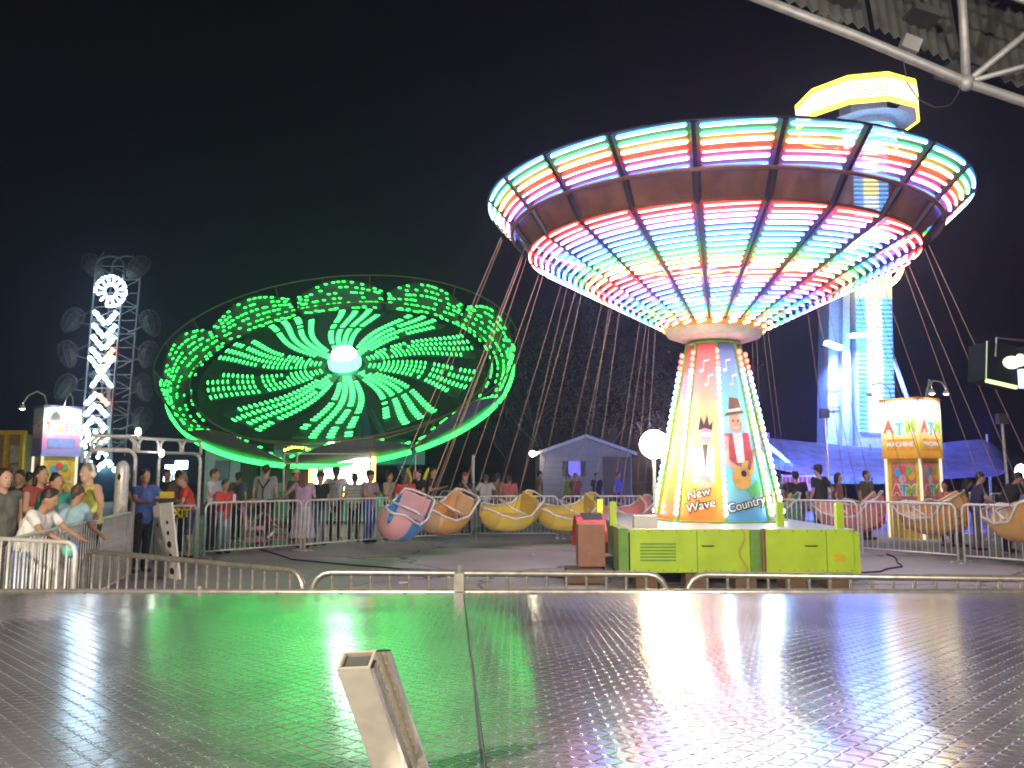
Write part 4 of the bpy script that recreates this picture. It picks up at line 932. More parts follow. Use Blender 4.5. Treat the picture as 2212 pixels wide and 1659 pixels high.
# padded bent posts in the queue
for k, (x, y, lean, c, lb) in enumerate(((915, 1035, .3, (.9, .7, .05), 'yellow foam padded bent post right of the red shirt'), (888, 1040, -.25, (.9, .65, .05), 'yellow curved padded post left of the red pole'), (632, 1032, .25, (.75, .55, .3), 'tan curved padded post above the straw hat'), (648, 1032, -.2, (.75, .55, .3), 'tan curved padded post beside the long-haired woman'))):
    p = gx(x, 22+.2*k, 1050); t = thing('padded_post', lb, 'post', p)
    MB().tube([p, p+Vector((0, 0, 1.35))], .02, 6).build('pole', galv, t); MB().tube([p+Vector((lean*.45*s*s, 0, 1.3+.5*s)) for s in (0, .25, .5, .75, 1)], [.05, .055, .055, .05, .03], 8).build('padding', mat('foam_%d' % k, c, .6), t, True)
p = gx(897, 22.3, 1050); t = thing('marker_pole', 'slim pole with a red sleeve behind the red shirt', 'pole', p); MB().tube([p, p+Vector((0, 0, 2.2))], .02, 6).build('pole', galv, t); MB().tube([p+Vector((0, 0, 1.35)), p+Vector((0, 0, 1.72))], .05, 8).build('sleeve', red, t)
p = gx(1022, 24, 1050); t = thing('marker_pole', 'white pole behind the person in the red cap', 'pole', p); MB().tube([p, p+Vector((0, 0, 2.15))], .045, 8).build('pole', white, t); MB().ell(p+Vector((0, 0, 2.17)), (.05, .05, .05), 8, 5).build('cap', white, t, True)

# ------------------------------------------------------------------ blue-lit tarp awning and lamp poles, right
tm = mat('awning_net', (.32, .30, .50), .55, 0, .35, 2.5, trans=.25)
ta = thing('awning', 'sagging blue-lit tarp awning stretched behind the cash machine kiosk', 'awning', gx(1900, 28, 1040))
top = [(1640, 942), (1720, 950), (1800, 962), (1880, 968), (1960, 966), (2040, 958), (2100, 950), (2132, 944), (2160, 975)]
low = [(1645, 1010), (1720, 1022), (1800, 1030), (1880, 1034), (1960, 1034), (2040, 1036), (2100, 1034), (2150, 1030), (2182, 1015)]
b = MB(); vs_ = []; n = 10
for i in range(len(top)):
    for j in range(n+1):
        s = j/n; x = top[i][0]*(1-s)+low[i][0]*s; y = top[i][1]*(1-s)+low[i][1]*s; p = px(x, y, 30-4.2*s); p.z -= .30*sin(pi*s)*.6+.06*sin(i*2.1+j*.5); vs_.append(p)
fs = [(i*(n+1)+j, (i+1)*(n+1)+j, (i+1)*(n+1)+j+1, i*(n+1)+j+1) for i in range(len(top)-1) for j in range(n)]
b.add(vs_, fs); o = b.build('tarp', tm, ta, True); md = o.modifiers.new('thick', 'SOLIDIFY'); md.thickness = .01; o.modifiers.new('sub', 'SUBSURF').render_levels = 2
for x, y in ((2132, 944), (1660, 940), (1880, 966)): p = px(x, y, 29.9); MB().tube([Vector((p.x, p.y, 0)), p+Vector((0, 0, .1))], .04, 6).build('pole', white, ta)
for x, y, a in ((1668, 968, .75), (1690, 988, .75)):
    p = px(x, y, 27.6); MB().tube([p-Vector((.35, 0, -.3)), p+Vector((.35, 0, -.3))], .05, 6).build('light_tube', em('awning_tube', (.12, .45, 1), 8), ta)
for x in range(1662, 1720, 9): MB().ell(px(x, 1026+(x-1662)*.05, 25.6), (.035, .035, .035), 6, 4).build('string_bulb', em('string_blue', (.15, .2, 1), 7), ta)
for x, d, y0, lb in ((1781, 24, 893, 'pole lamp with square head facing away, left of the cash machine kiosk'), (2164, 22, 905, 'pole lamp with square head facing away, near the right frame edge')):
    p = px(x, y0, d); t = thing('lamp_pole', lb, 'lamp pole', Vector((p.x, d, 0)), group='square-headed lamp poles')
    MB().tube([Vector((p.x+.06, d, 0)), p-Vector((0, 0, .1))], [.05, .035], 8).build('pole', galv, t); MB().box(p, (.26, .16, .28)).build('lamp_head', galvn, t)
    MB().box(p+Vector((0, .09, 0)), (.22, .02, .22)).build('lamp_glass', em('pole_lamp_blue', (.2, .25, 1), 30), t)
    lamp('head_light', t, p+Vector((0, .16, 0))-origin(t), 900, (.16, .16, 1), .1, 'SPOT', aim(p, p+Vector((.3 if x < 2000 else -1.6, 4, -1.0))), 150)
bn = thing('banner_board', 'white banner board with faded red lettering behind people right of the tower', 'banner', gx(1712, 25, 1040))
a, c = px(1655, 1062, 25), px(1768, 1026, 25); MB().box(((a.x+c.x)/2, 25, (a.z+c.z)/2), (c.x-a.x, .04, c.z-a.z)).build('board', white, bn)
for x in (a.x+.05, c.x-.05): MB().tube([(x, 25.05, 0), (x, 25.05, c.z)], .03, 6).build('post', galv, bn)
for i in range(11):                                # lettering too faded and far to read: red strokes only
    x = a.x+.12+(c.x-a.x-.24)*(i+.5)/11; MB().box((x, 24.976, c.z-.16), (.07+.02*(i % 3), .004, .2)).build('faded_lettering', mat('banner_red', (.6, .16, .13), .5, 0, .5, 18), bn)
# dark cabin with lit trim hanging in at the right frame edge
cb = px(2172, 785, 11); post_ = Vector((px(2300, 800, 11).x, 11.2, 0))
t = thing('ride_gondola', 'dark ride gondola with lit trim at the right frame edge', 'gondola', post_)
def gq(x, y, dd=0): return px(x, y, 11+dd)
q = [gq(2130, 818), gq(2196, 834), gq(2196, 745), gq(2133, 738)]; MB().quadbox(*q, .45, (0, 1, 0)).build('cabin', mat('gondola_dark', (.008, .012, .015), .9, spec=.1), t)
MB().tube([gq(2130, 822, -.02), gq(2196, 837, -.02)], .028, 6).build('lit_trim', em('trim_yellow', (.75, .9, .35), 1.0), t)
MB().tube([gq(2132, 736, -.02), gq(2130, 820, -.02)], .008, 6).build('edge_trim', em('trim_pale', (.6, .75, .45), .5), t)
MB().tube([gq(2150, 770, -.03), gq(2153, 730, -.03), gq(2240, 738, .1)], .014, 6).build('rail', galvn, t)
for x, y, w_ in ((2186, 783, .13), (2204, 778, .07)): MB().ell(gq(x, y, -.05), (w_, .06, .09), 10, 6).build('lamp', em('gondola_lamp', (1, .95, .7), 1.1), t, True)
MB().box(gq(2214, 818, -.05), (.14, .08, .26)).build('lamp', em('gondola_lamp_white', (.6, .8, .9), 1), t)
MB().tube([gq(2190, 760, .3), gq(2300, 745, .3)], .05, 8).build('arm', dark, t); MB().tube([post_, Vector((post_.x, 11.25, gq(2300, 745).z))], .09, 10).build('mast', dark, t)
p = px(2206, 1018, 30); t = thing('street_light', 'bright round lamp low at the right frame edge', 'lamp', Vector((p.x, 30, 0))); MB().tube([Vector((p.x, 30, 0)), p], .05, 6).build('pole', grey, t); MB().ell(p, (.2, .2, .26), 10, 6).build('globe', em('globe_white', (.95, .95, 1), 12), t, True)
for k, (x, y) in enumerate(((370, 1013), (392, 1004))):
    p = px(x, y, 30); t = thing('stall_light', ['bright white stall light behind the exit gate', 'square white stall light above the red-shirted woman'][k], 'lamp', Vector((p.x, 30, 0))); MB().tube([Vector((p.x, 30.1, 0)), p], .04, 6).build('pole', grey, t)
    MB().box(p, (.42, .1, .3)).build('tube_light', em('stall_white', (.6, .9, 1), 9), t); MB().box(p+Vector((-.2, .0, -.3)), (.1, .1, .5)).build('tube_light', em('stall_white', (.6, .9, 1), 9), t)

# ------------------------------------------------------------------ cables and litter on the ground
def ground_cable(pts, label, m):
    p = [Vector((x, y, .014)) for x, y in pts]; q = []
    for i in range(len(p)-1):
        for j in range(6): u = j/6; q.append(p[i].lerp(p[i+1], u)+Vector((.05*sin(i*2+u*5), .06*sin(i+u*4), 0)))
    q.append(p[-1]); c = thing('power_cable', label, 'cable', q[0]); MB().tube(q, .014, 6).build('cable', m, c, True)
ground_cable([(1.2, 12.6), (-.4, 13.4), (-2.2, 14.2), (-4.2, 15.6), (-5.6, 18)], 'black power cable lying across the ground left of the green base', black)
ground_cable([(4.9, 13.2), (6.1, 13.6), (7.0, 14.6), (7.6, 16.6)], 'black power cable lying from the green base to the right fence', black)
for k, (x, y, rz, lb) in enumerate(((-1.6, 12.2, .4, 'flattened white paper cup on the asphalt left of the green base'), (.4, 16.4, 1.9, 'scrap of white paper on the asphalt behind the green base'), (-3.4, 13.1, 2.6, 'crumpled napkin on the asphalt near the exit gate'))):
    c = thing('paper_scrap', lb, 'paper scrap', (x, y, 0), rz); MB().quadbox((-.09, -.06, .006), (.08, -.05, .02), (.1, .07, .006), (-.07, .06, .03), .004, (0, 0, 1)).build('paper', white, c, False, False)

# ------------------------------------------------------------------ people
SKIN = {'l': (.62, .38, .27), 'm': (.45, .25, .15), 'd': (.16, .085, .05), 't': (.52, .30, .19)}
ARM = {'over': ((.08, .20, -.12), (.01, .44, -.15)), 'down': ((.055, -.03, -.29), (.075, .06, -.52)), 'phone': ((.06, .04, -.28), (-.05, .29, -.20)), 'rail': ((.07, .14, -.25), (.0, .40, -.33)),
       'cross': ((.07, .07, -.27), (-.2, .2, -.22)), 'hip': ((.17, -.08, -.24), (.03, .03, -.42)), 'reach': ((.10, .20, -.20), (.08, .44, -.22)),
       'face': ((.05, .13, -.25), (-.10, .20, -.01)), 'back': ((.07, -.10, -.27), (-.06, -.17, -.44)), 'side': ((.20, .02, -.20), (.40, .14, -.30)), 'lap': ((.05, .1, -.26), (-.02, .3, -.38))}
FUSE = []
def fuse(b, name, m, parent, vox, it=6, lab=None):
    o = b.build(name, m, parent, True, False)
    r = o.modifiers.new('r', 'REMESH'); r.mode = 'VOXEL'; r.voxel_size = vox; r.use_smooth_shade = True
    q = o.modifiers.new('s', 'SMOOTH'); q.factor = .5; q.iterations = it
    if lab: o['label'] = lab
    FUSE.append(o); return o
PN = 0
def person(label, x, d, H, face, top, sleeve, bottom, kind, skin='m', hair=(.03, .02, .015), style='short', arms=('down', 'down'), lean=0, turn=0, hat=None, near=False, shoes=(.03, .03, .03), group=None, fat=1.0, z0=0, neck=True, off=0):
    global PN; PN += 1
    p = gx(x, d, 1100); p.z = z0; t = thing('person', label, 'person', p, R(face+180), group); k = H/1.72
    sm = mat('skin_'+skin, SKIN[skin], .5, 0, .06, 9); V = Vector
    Lr = Matrix.Rotation(-R(lean), 3, 'X'); piv = V((0, 0, .95))
    def U(v): return (Lr @ (V(v)-piv)+piv)*k               # upper body bends at the hips
    def Lw(v): return V(v)*k
    vox = .011 if near else .02
    hc = V((0, .025, 1.60)); Tm = Matrix.Rotation(-R(turn), 3, 'Z')
    def Hd(v): return U(Tm @ V(v)+hc)
    body = MB(); sh = {}; el = {}; wr = {}
    f = fat
    for s in (-1, 1):
        S = V((s*.175*f, 0, 1.415)); e, w_ = ARM[arms[0 if s < 0 else 1]]
        sh[s] = U(S); el[s] = U(S+V((s*e[0], e[1], e[2]))); wr[s] = U(S+V((s*w_[0], w_[1], w_[2])))
    def torso(b, g, neck_=True):
        b.cap(U((0, 0, 1.0)), U((0, 0, 1.14)), (.125*f+g)*k, (.118*f+g)*k, 12)
        for s in (-1, 1):
            b.cap(U((s*.065, -.005, .98)), U((s*.075, .0, 1.30)), (.10*f+g)*k, (.105*f+g)*k, 12); b.cap(U((s*.05, .01, 1.36)), U((s*.165*f, 0, 1.405)), (.075+g)*k, (.058+g)*k)
    torso(body, -.012)
    body.cap(U((0, -.005, 1.40)), U((0, .015, 1.54)), .056*k, .052*k)
    body.ell(Hd((0, 0, .005)), (.076*k, .094*k, .112*k), 14, 10); body.ell(Hd((0, .035, -.065)), (.052*k, .055*k, .052*k), 10, 6)
    body.ell(Hd((0, .098, -.012)), (.013*k, .02*k, .024*k), 8, 6)
    for s in (-1, 1): body.ell(Hd((s*.078, -.005, -.005)), (.012*k, .022*k, .032*k), 8, 6)
    for s in (-1, 1):
        body.cap(sh[s], el[s], .047*k*f, .038*k, 10); body.cap(el[s], wr[s], .038*k, .025*k, 10)
        dr = (wr[s]-el[s]).normalized(); sd = V((s, 0, 0)); sd = (sd-dr*sd.dot(dr)).normalized() if abs(sd.dot(dr)) < .95 else dr.orthogonal().normalized()
        nn = dr.cross(sd).normalized()
        body.cap(wr[s], wr[s]+dr*.075*k, .025*k, .033*k); pb = wr[s]+dr*.085*k
        if near:
            for q, L_ in ((-.028, .062), (-.009, .074), (.010, .070), (.028, .055)):
                m1 = pb+sd*q*k+dr*L_*.5*k-nn*.006*k*s; body.cap(pb+sd*q*k, m1, .0095*k, .009*k, 6); body.cap(m1, m1+dr*L_*.45*k-nn*.018*k*s, .009*k, .008*k, 6)
            th = wr[s]+dr*.04*k-sd*.028*k; body.cap(th, th-sd*.02*k+dr*.035*k-nn*.012*k*s, .011*k, .010*k, 6); body.cap(th-sd*.02*k+dr*.035*k-nn*.012*k*s, th-sd*.022*k+dr*.065*k-nn*.016*k*s, .010*k, .009*k, 6)
        else:
            body.cap(pb, pb+dr*.06*k, .03*k, .02*k); th = wr[s]+dr*.04*k-sd*.03*k; body.cap(th, th-sd*.015*k+dr*.04*k, .013*k, .011*k, 6)
        st = .06*(s if off == 0 else s*1.0)
        hip, kn, an = Lw((s*.085*f, 0, .92)), Lw((s*(.095+.01*off), .015+off*s*.10, .50)), Lw((s*(.10+.02*off), -.03+off*s*.14, .085))
        body.cap(hip, kn, .078*k*f, .054*k, 10); body.cap(kn, an, .052*k, .034*k, 10); body.cap(an, an+V((s*.015, .15, -.045))*k, .036*k, .026*k, 8)
    fuse(body, 'body', sm, t, vox, 4 if near else 5)
    tm_ = mat('cloth_%d_top' % PN, top, .8, 0, .22, 7, 1.0)
    b = MB(); torso(b, .012)
    if kind != 'dress': b.cap(U((0, -.0, .93)), U((0, 0, 1.0)), .142*k*f, .137*k*f, 12)
    if sleeve == 'short':
        for s in (-1, 1): b.cap(sh[s], sh[s].lerp(el[s], .55), .060*k*(1+(f-1)*.4), .058*k, 10)
    elif sleeve == 'long':
        for s in (-1, 1): b.cap(sh[s], el[s], .062*k*f, .050*k, 10); b.cap(el[s], el[s].lerp(wr[s], .9), .050*k, .036*k, 10)
    fuse(b, 'shirt', tm_, t, vox*1.1, 4)
    bm = mat('cloth_%d_bottom' % PN, bottom, .85, 0, .25, 6, 1.0); b = MB()
    if kind == 'skirt':
        b.lathe([(.0, 1.03*k), (.14*k, 1.02*k), (.17*k, .9*k), (.25*k, .45*k), (.30*k, .22*k), (.28*k, .22*k), (.0, .5*k)], 20); fuse(b, 'skirt', bm, t, .022, 2)
    else:
        b.cap(Lw((-.05, 0, .95)), Lw((.05, 0, .95)), .125*k*f, .125*k*f, 12)
        for s in (-1, 1):
            hip, kn, an = Lw((s*.085*f, 0, .92)), Lw((s*(.095+.01*off), .015+off*s*.10, .50)), Lw((s*(.10+.02*off), -.03+off*s*.14, .085))
            if kind == 'shorts': b.cap(hip, hip.lerp(kn, .9), .098*k*f, .085*k, 10)
            else: b.cap(hip, kn, .096*k*f, .070*k, 10); b.cap(kn, kn.lerp(an, .97), .070*k, .056*k, 10)
        fuse(b, 'trousers' if kind != 'shorts' else 'shorts', bm, t, vox*1.15, 4)
    for s in (-1, 1):
        an = Lw((s*(.10+.02*off), -.03+off*s*.14, .05)); MB().ell(an+V((s*.012, .055, -.012))*k, (.046*k, .135*k, .04*k), 10, 6).build('shoe', mat('shoe_%.2f' % shoes[0], shoes, .6), t, True, False)
    hm_ = mat('hair_%.3f' % hair[0], hair, .55, 0, .4, 40); b = MB()
    if style != 'bald':
        b.ell(Hd((0, -.022, .035)), (.086*k, .098*k, .098*k), 12, 8)
        for _ in range(5): b.ell(Hd((random.uniform(-.05, .05), random.uniform(-.07, .04), .09+random.uniform(0, .03))), (.035*k, .04*k, .03*k), 8, 5)
        if style == 'long':
            for q in (-.05, 0, .05): b.cap(Hd((q, -.07, .02)), Hd((q*1.3, -.10, -.36)), .05*k, .03*k)
        elif style == 'bob':
            for s in (-1, 1): b.cap(Hd((s*.07, -.02, .0)), Hd((s*.07, -.03, -.12)), .035*k, .03*k)
            b.cap(Hd((0, -.08, 0)), Hd((0, -.07, -.12)), .05*k, .05*k)
        elif style == 'bun': b.ell(Hd((0, -.07, .13)), (.055*k, .055*k, .05*k), 8, 6); b.cap(Hd((0, -.07, 0)), Hd((0, -.06, -.08)), .05*k, .03*k)
        if style == 'short': b.cap(Hd((0, -.075, 0)), Hd((0, -.065, -.06)), .045*k, .03*k)
        fuse(b, 'hair', hm_, t, .014, 3)
    for s in (-1, 1): MB().ell(Hd((s*.03, .086, .012)), (.011*k, .007*k, .008*k), 6, 4).build('eye', mat('eye_dark', (.02, .015, .012), .3), t, True, False)
    MB().ell(Hd((0, .088, -.066)), (.024*k, .008*k, .008*k), 8, 4).build('mouth', mat('lip_'+skin, tuple(c*.7*(1.1 if i == 0 else .7) for i, c in enumerate(SKIN[skin])), .5), t, True, False)
    rot = (Lr @ Tm).to_euler()
    if hat:
        hmat = mat('hat_%.2f_%.2f' % (hat[1][0], hat[1][2]), hat[1], .7)
        if hat[0] == 'cap':
            b = MB(); b.lathe([(.098*k, -.01), (.1*k, .04*k), (.085*k, .085*k), (.04*k, .105*k), (0, .108*k)], 14); b.ell((0, .12*k*(hat[2] if len(hat) > 2 else 1), .0), (.07*k, .075*k, .010), 10, 4)
        else:
            b = MB(); b.lathe([(0, .12*k), (.075*k, .118*k), (.088*k, .05*k), (.09*k, .005), (.185*k, .02), (.19*k, .012), (.09*k, -.005)], 18)
        o = b.build('hat', hmat, t, True, False); o.location = Hd((0, -.01, .05)); o.rotation_euler = rot
    return t, Hd, wr, U, k
W_ = (.72, .72, .72)
# left queue
t, Hd, wr, U, k = person('grey-haired man in a yellow tank top and white headphones', 190, 10.3, 1.75, -40, (.80, .85, .16), 'none', (.03, .03, .04), 'long', 'l', (.22, .21, .20), 'short', ('side', 'down'), turn=-12, near=True, fat=1.25)
b = MB(); b.tube([Hd((.102*cos(a), -.01, .0+.132*sin(a))) for a in [pi*i/10 for i in range(11)]], .014, 8); b.build('headphone_band', white, t, True, False)
for s in (-1, 1): MB().ell(Hd((s*.098, -.005, -.012)), (.022, .036, .045), 10, 6).build('headphone_cup', white, t, True, False)
person('kid in a light blue T-shirt seen from behind at the queue barrier', 146, 9.6, 1.50, 160, (.36, .55, .68), 'short', (.25, .3, .5), 'long', 'm', (.08, .05, .03), 'short', ('rail', 'rail'), lean=12, near=True, fat=1.1)
t, Hd, wr, U, k = person('kid in a white T-shirt leaning with both arms over the barrier', 60, 8.35, 1.50, 92, (.82, .82, .80), 'short', (.1, .2, .45), 'long', 'm', (.03, .02, .015), 'short', ('over', 'over'), lean=20, near=True, fat=1.1)
hl = t.matrix_world
bpy.context.view_layer.update(); cupw = t.matrix_world @ (wr[1]+(wr[1]-U((.175*1.1+.08, .2, 1.295))).normalized()*.13*k)
c = thing('toy_ball', 'teal and blue ball held by the kid leaning on the barrier', 'ball', cupw-Vector((.02, .03, .05)))
MB().ell((0, 0, 0), (.07, .07, .07), 14, 10).build('ball', mat('ball_teal', (.15, .6, .5), .4), c, True, False); MB().tube([(.072*cos(a), .02, .072*sin(a)) for a in [2*pi*i/20 for i in range(20)]], .012, 6, closed=True).build('stripe', bluep, c, True, False)
person('dark-haired woman in a dark red top behind the leaning kid', 82, 11.0, 1.72, 70, (.35, .07, .05), 'none', (.03, .03, .03), 'long', 't', (.03, .02, .015), 'bob', ('down', 'cross'), near=True)
person('dark-haired teen in a teal shirt between the woman in red and the man in yellow', 117, 10.5, 1.62, 62, (.04, .32, .25), 'short', (.05, .05, .06), 'long', 't', (.02, .015, .01), 'short', near=True)
person('person in a grey top cut by the left frame edge', 3, 9.4, 1.68, 60, (.13, .14, .12), 'none', (.1, .1, .12), 'long', 'l', (.05, .03, .02), 'bob', near=True)
person('dark figure standing in shadow behind the leaning kid', 38, 13.5, 1.68, 10, (.03, .03, .03), 'long', (.02, .02, .02), 'long', 'm')
person('dark figure standing in front of the ticket kiosk', 60, 16.5, 1.66, 150, (.03, .03, .035), 'short', (.02, .02, .02), 'long', 'm')
person('ride operator in a blue polo shirt with one hand on the control stand', 308, 13.6, 1.70, 62, (.07, .13, .38), 'short', (.02, .02, .02), 'long', 'm', (.02, .015, .01), 'short', ('reach', 'reach'), turn=0, near=True, fat=1.15)
# behind the exit gate
person('woman in a red shirt and denim shorts leaning by the exit sign', 409, 15.9, 1.64, -60, (.62, .07, .04), 'short', (.08, .12, .2), 'shorts', 'l', (.25, .17, .1), 'bun', ('rail', 'down'), lean=12, fat=1.15)
person('man in a brown plaid shirt left of the woman in red', 382, 17.2, 1.70, -120, (.12, .07, .06), 'short', (.03, .04, .06), 'long', 'm', (.02, .015, .01), 'short', ('phone', 'phone'))
person('man in black behind the control stand', 357, 18.2, 1.74, 30, (.02, .02, .022), 'short', (.02, .02, .02), 'long', 'm')
person('man in a black shirt far behind the operator', 268, 19.5, 1.72, 150, (.03, .03, .045), 'short', (.02, .02, .02), 'long', 'm')
# queue along the fence
person('young man in a white T-shirt and dark jeans facing right', 459, 17.4, 1.74, 85, (.72, .74, .78), 'short', (.03, .035, .05), 'long', 'l', (.10, .06, .03), 'short', ('cross', 'cross'))
t, Hd, wr, U, k = person('woman in a long red shirt and faded jeans looking at her phone', 484, 16.9, 1.50, 55, (.66, .08, .05), 'short', (.28, .36, .48), 'long', 'm', (.05, .03, .02), 'short', ('phone', 'phone'), fat=1.12, turn=0)
MB().box((wr[1]+wr[-1])/2+Vector((0, .08, .09)), (.07, .012, .14)).build('phone', white, t, False, False)
person('man in a dark grey T-shirt behind the woman with the phone', 512, 20.5, 1.68, 170, (.12, .13, .14), 'short', (.04, .04, .05), 'long', 'm')
t, Hd, wr, U, k = person('tall man in a grey shirt with dark suspenders seen from behind', 572, 19.2, 1.86, 178, (.34, .36, .37), 'short', (.04, .04, .045), 'long', 'l', (.03, .02, .015), 'short', fat=1.12)
b = MB(); b.tube([U((-.13, -.14, 1.40))*1.0, U((0, -.165, 1.20)), U((0, -.165, .98))], .018, 4); b.tube([U((.13, -.14, 1.40)), U((0, -.167, 1.20))], .018, 4); b.build('suspenders', black, t, False, False)
person('man in a straw hat and black plaid shirt', 636, 20.2, 1.74, 60, (.06, .06, .06), 'short', (.03, .03, .035), 'long', 'm', (.03, .02, .015), 'short', hat=('straw', (.66, .58, .42)))
person('long-haired woman in a lavender top and long white skirt', 655, 18.3, 1.70, 172, (.52, .36, .55), 'short', (.70, .68, .74), 'skirt', 'l', (.16, .08, .04), 'long', ('side', 'phone'), fat=1.08)
person('man in a black shirt and jeans right of the lavender woman', 690, 18.9, 1.66, 40, (.02, .02, .022), 'short', (.10, .15, .26), 'long', 'm', (.02, .015, .01), 'short', hat=('cap', (.03, .03, .03)))
t, Hd, wr, U, k = person('man in a dark cap and printed white T-shirt standing before the lit sign', 724, 20.6, 1.80, 176, (.68, .70, .70), 'short', (.02, .02, .022), 'long', 'd', (.02, .015, .01), 'short', ('hip', 'hip'), hat=('cap', (.03, .04, .04)), fat=1.1)
for s_, z in (('HOLLI', 1.32), ('STER', 1.22)): text('shirt_print', s_, .11, inkp, t, U((0, -.152, z)), (R(90), 0, 0), .004)
t, Hd, wr, U, k = person('boy in a grey striped polo seen from behind', 765, 19.9, 1.64, 178, (.45, .48, .50), 'short', (.03, .03, .035), 'long', 'm', (.02, .015, .01), 'short', fat=1.08)
for z in (1.02, 1.10, 1.18, 1.26, 1.34): MB().tube([U((.19*cos(a)*1.0, .150*sin(a), z)) for a in [2*pi*i/24 for i in range(24)]], .008, 4, closed=True).build('shirt_stripe', mat('stripe_white', (.75, .77, .78), .8), t, True, False)
person('heavy person in a patterned top and bright blue jeans with arms folded', 798, 19.6, 1.70, 62, (.34, .27, .29), 'short', (.04, .10, .48), 'long', 'm', (.02, .015, .01), 'short', ('cross', 'cross'), hat=('cap', (.03, .03, .03)), fat=1.2)
person('woman in a beige tank top beside the red shirt', 839, 20.6, 1.68, 60, (.40, .37, .30), 'none', (.12, .11, .09), 'shorts', 'm', (.05, .03, .02), 'bun', ('cross', 'cross'))
person('brown-haired person in a red T-shirt seen from behind', 876, 20.3, 1.64, 176, (.68, .06, .07), 'short', (.10, .08, .08), 'shorts', 'l', (.16, .10, .06), 'bob', shoes=(.6, .6, .6), fat=1.15)
person('man in a black shirt right of the red T-shirt, facing left', 904, 21.8, 1.76, -40, (.02, .02, .022), 'short', (.02, .02, .03), 'long', 'l', (.03, .02, .015), 'short', ('cross', 'cross'))
person('taller man in a black shirt with bare forearms, facing right', 933, 22.0, 1.82, 70, (.02, .02, .024), 'short', (.03, .03, .04), 'long', 'm', (.02, .015, .01), 'short', ('phone', 'cross'))
person('person in a red cap holding a hand to the face', 1006, 22.8, 1.66, -25, (.04, .04, .045), 'short', (.05, .05, .06), 'long', 'l', (.05, .03, .02), 'short', ('face', 'down'), hat=('cap', (.5, .04, .04)))
person('person in a white T-shirt seen from behind, centre', 1049, 23.2, 1.64, 175, (.62, .60, .58), 'short', (.1, .1, .12), 'long', 'm', (.10, .07, .05), 'short', ('hip', 'hip'))
person('shirtless-looking person in tan beside the white T-shirt', 1074, 23.9, 1.66, 150, (.46, .27, .19), 'short', (.12, .08, .08), 'shorts', 'm', (.04, .03, .03), 'short')
person('person in a coral pink T-shirt, centre', 1100, 23.4, 1.62, 165, (.66, .18, .20), 'short', (.2, .12, .12), 'shorts', 'm', (.03, .02, .02), 'short', fat=1.15)
for k_, (x, d, c, lb) in enumerate(((1228, 30, (.30, .42, .10), 'small distant person in lime green below the house window'), (1244, 29, (.30, .06, .06), 'small distant person in dark red below the house window'), (1290, 30, (.03, .03, .03), 'small distant person in black before the house door'), (1335, 29, (.12, .12, .40), 'small distant person in blue right of the house door'), (1165, 28, (.22, .1, .08), 'small distant person in brown left of the house'))):
    person(lb, x, d, 1.64+.03*k_, 40*k_-60, c, 'short', (.04, .04, .05), 'long', 'm')
# right of the tower
person('person in a grey T-shirt beside the painted tower', 1684, 20.2, 1.66, 170, (.24, .25, .27), 'short', (.2, .2, .22), 'shorts', 'l', (.05, .03, .03), 'short')
person('person in a black T-shirt leaning, second right of the painted tower', 1722, 19.8, 1.70, 165, (.025, .025, .035), 'short', (.25, .25, .27), 'shorts', 'l', (.03, .02, .02), 'short', ('hip', 'down'), lean=8, fat=1.12)
person('tall man in a black cap and shirt right of the painted tower', 1772, 19.6, 1.84, -150, (.03, .03, .035), 'short', (.03, .03, .04), 'long', 'l', (.03, .02, .02), 'short', ('down', 'hip'), hat=('cap', (.04, .04, .05)), fat=1.12)
person('person in a muted red top behind the right barrier', 1812, 21.0, 1.66, 60, (.28, .11, .10), 'short', (.08, .05, .05), 'long', 'l', (.05, .03, .02), 'bob')
person('young man in an olive shirt left of the cash machine kiosk', 1874, 20.4, 1.72, 30, (.09, .08, .05), 'short', (.08, .06, .06), 'long', 'm', (.02, .015, .01), 'short')
person('child in a coral shirt at the right side of the cash machine kiosk', 2044, 18.6, 1.46, -40, (.66, .2, .14), 'short', (.05, .05, .08), 'long', 'm', (.02, .015, .01), 'short')
person('person in dark blue leaning forward right of the kiosk', 2072, 18.4, 1.58, 60, (.04, .04, .10), 'short', (.04, .04, .07), 'long', 'm', (.02, .015, .01), 'bob', ('rail', 'rail'), lean=18)
person('person in a navy T-shirt reaching right with a bare forearm', 2108, 17.6, 1.68, 75, (.06, .05, .12), 'short', (.25, .22, .22), 'long', 'l', (.06, .04, .03), 'short', ('rail', 'rail'), lean=10)
person('broad man in a black shirt bending at the right frame edge', 2172, 17.2, 1.74, 80, (.02, .02, .025), 'short', (.03, .03, .05), 'long', 'm', (.02, .015, .01), 'short', ('reach', 'reach'), lean=25, fat=1.25)
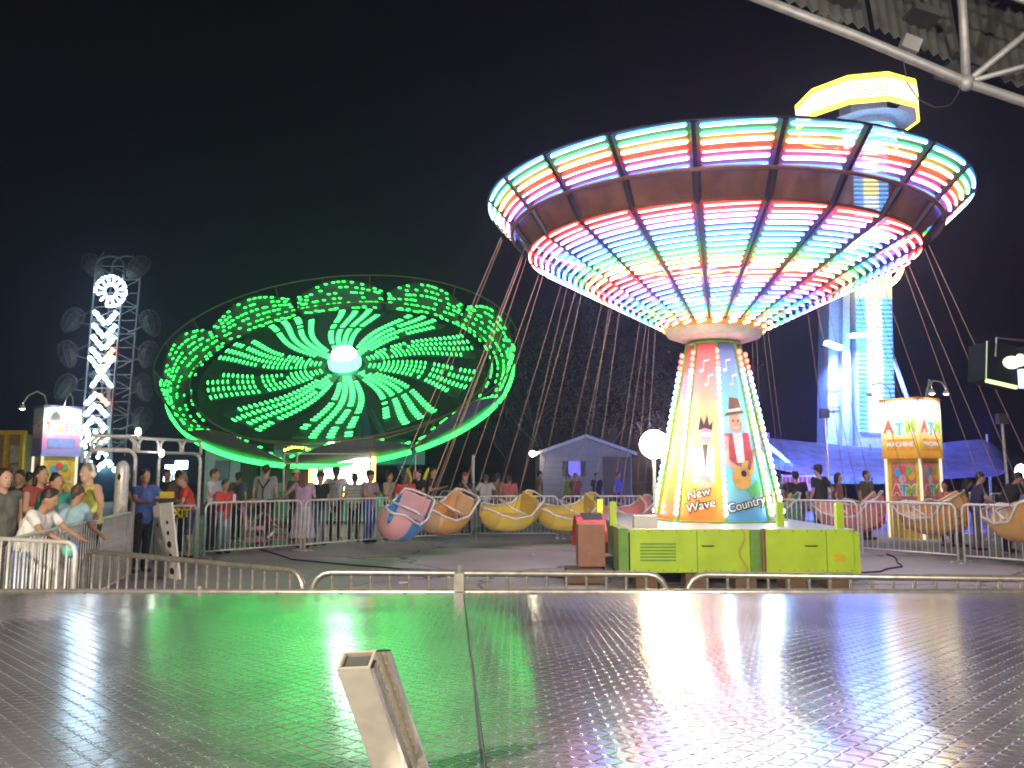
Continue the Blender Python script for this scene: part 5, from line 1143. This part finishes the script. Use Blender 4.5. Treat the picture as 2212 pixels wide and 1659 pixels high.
# strollers
def stroller(x, d, rz, c, label, sz=1.0):
    t = thing('stroller', label, 'stroller', gx(x, d, 1150), rz); A = mat('stroller_cloth_%d' % x, c, .7, 0, .25, 9)
    for y in (-.28, .28):
        for xx in (-.34, .32):
            b = MB(); b.tube([(xx+.11*cos(a), y, .115+.11*sin(a)) for a in [2*pi*i/16 for i in range(16)]], .018, 6, closed=True); b.build('wheel', galvn, t, True, False)
        MB().tube([(-.34, y, .12), (.05, y*.9, .55), (.45, y*.9, 1.02)], .014, 6).build('frame_tube', galvn, t, True, False); MB().tube([(.32, y, .12), (.02, y*.9, .6), (-.2, y*.9, .8)], .014, 6).build('frame_tube', galvn, t, True, False)
    MB().tube([(.45, -.25, 1.02), (.48, 0, 1.04), (.45, .25, 1.02)], .018, 6).build('handle', black, t, True, False)
    MB().box((-.02, 0, .46), (.42, .44, .07)).build('seat', A, t, False, False); MB().box((.20, 0, .70), (.08, .42, .5), Matrix.Rotation(.25, 3, 'Y')).build('backrest', A, t, False, False)
    MB().box((.0, 0, .22), (.5, .38, .12)).build('basket', mat('stroller_basket', (.4, .22, .25), .8), t, False, False); MB().box((-.36, 0, .32), (.2, .34, .05), Matrix.Rotation(.8, 3, 'Y')).build('footrest', white, t, False, False)
    b = MB(); n = 8; vs_ = [(.28*cos(a)*1.1, y, .78+.30*sin(a)) for a in [R(20+15*i) for i in range(n+1)] for y in (-.24, 0, .24)]; b.add(vs_, [(3*i+j, 3*i+3+j, 3*i+4+j, 3*i+1+j) for i in range(n) for j in range(2)]); o = b.build('canopy', A, t, True, False); o.modifiers.new('s', 'SOLIDIFY').thickness = .012
stroller(548, 17.9, R(200), (.72, .32, .38), 'pink patterned stroller behind the fence beside the woman with the phone')
stroller(600, 18.6, R(185), (.16, .05, .08), 'dark stroller with pink trim in front of the lavender woman')
bpy.context.view_layer.update(); dg = bpy.context.evaluated_depsgraph_get()
for o in FUSE:
    me = bpy.data.meshes.new_from_object(o.evaluated_get(dg)); o.modifiers.clear(); old = o.data; o.data = me; me.name = o.name
    me.polygons.foreach_set('use_smooth', [True]*len(me.polygons))

# ------------------------------------------------------------------ haze volume, added and tinted violet for glow round the lights
hz = MB().box((0, 85, 10.5), (304, 256, 23)).build('haze', []); hz['kind'] = 'stuff'
hm = bpy.data.materials.new('haze'); hm.use_nodes = True; t = hm.node_tree; t.nodes.remove(t.nodes['Principled BSDF'])
pv = t.nodes.new('ShaderNodeVolumePrincipled'); pv.inputs['Color'].default_value = (.6, .58, 1, 1); pv.inputs['Density'].default_value = .003; pv.inputs['Anisotropy'].default_value = .72
t.links.new(pv.outputs[0], t.nodes['Material Output'].inputs['Volume']); hz.data.materials.append(hm)
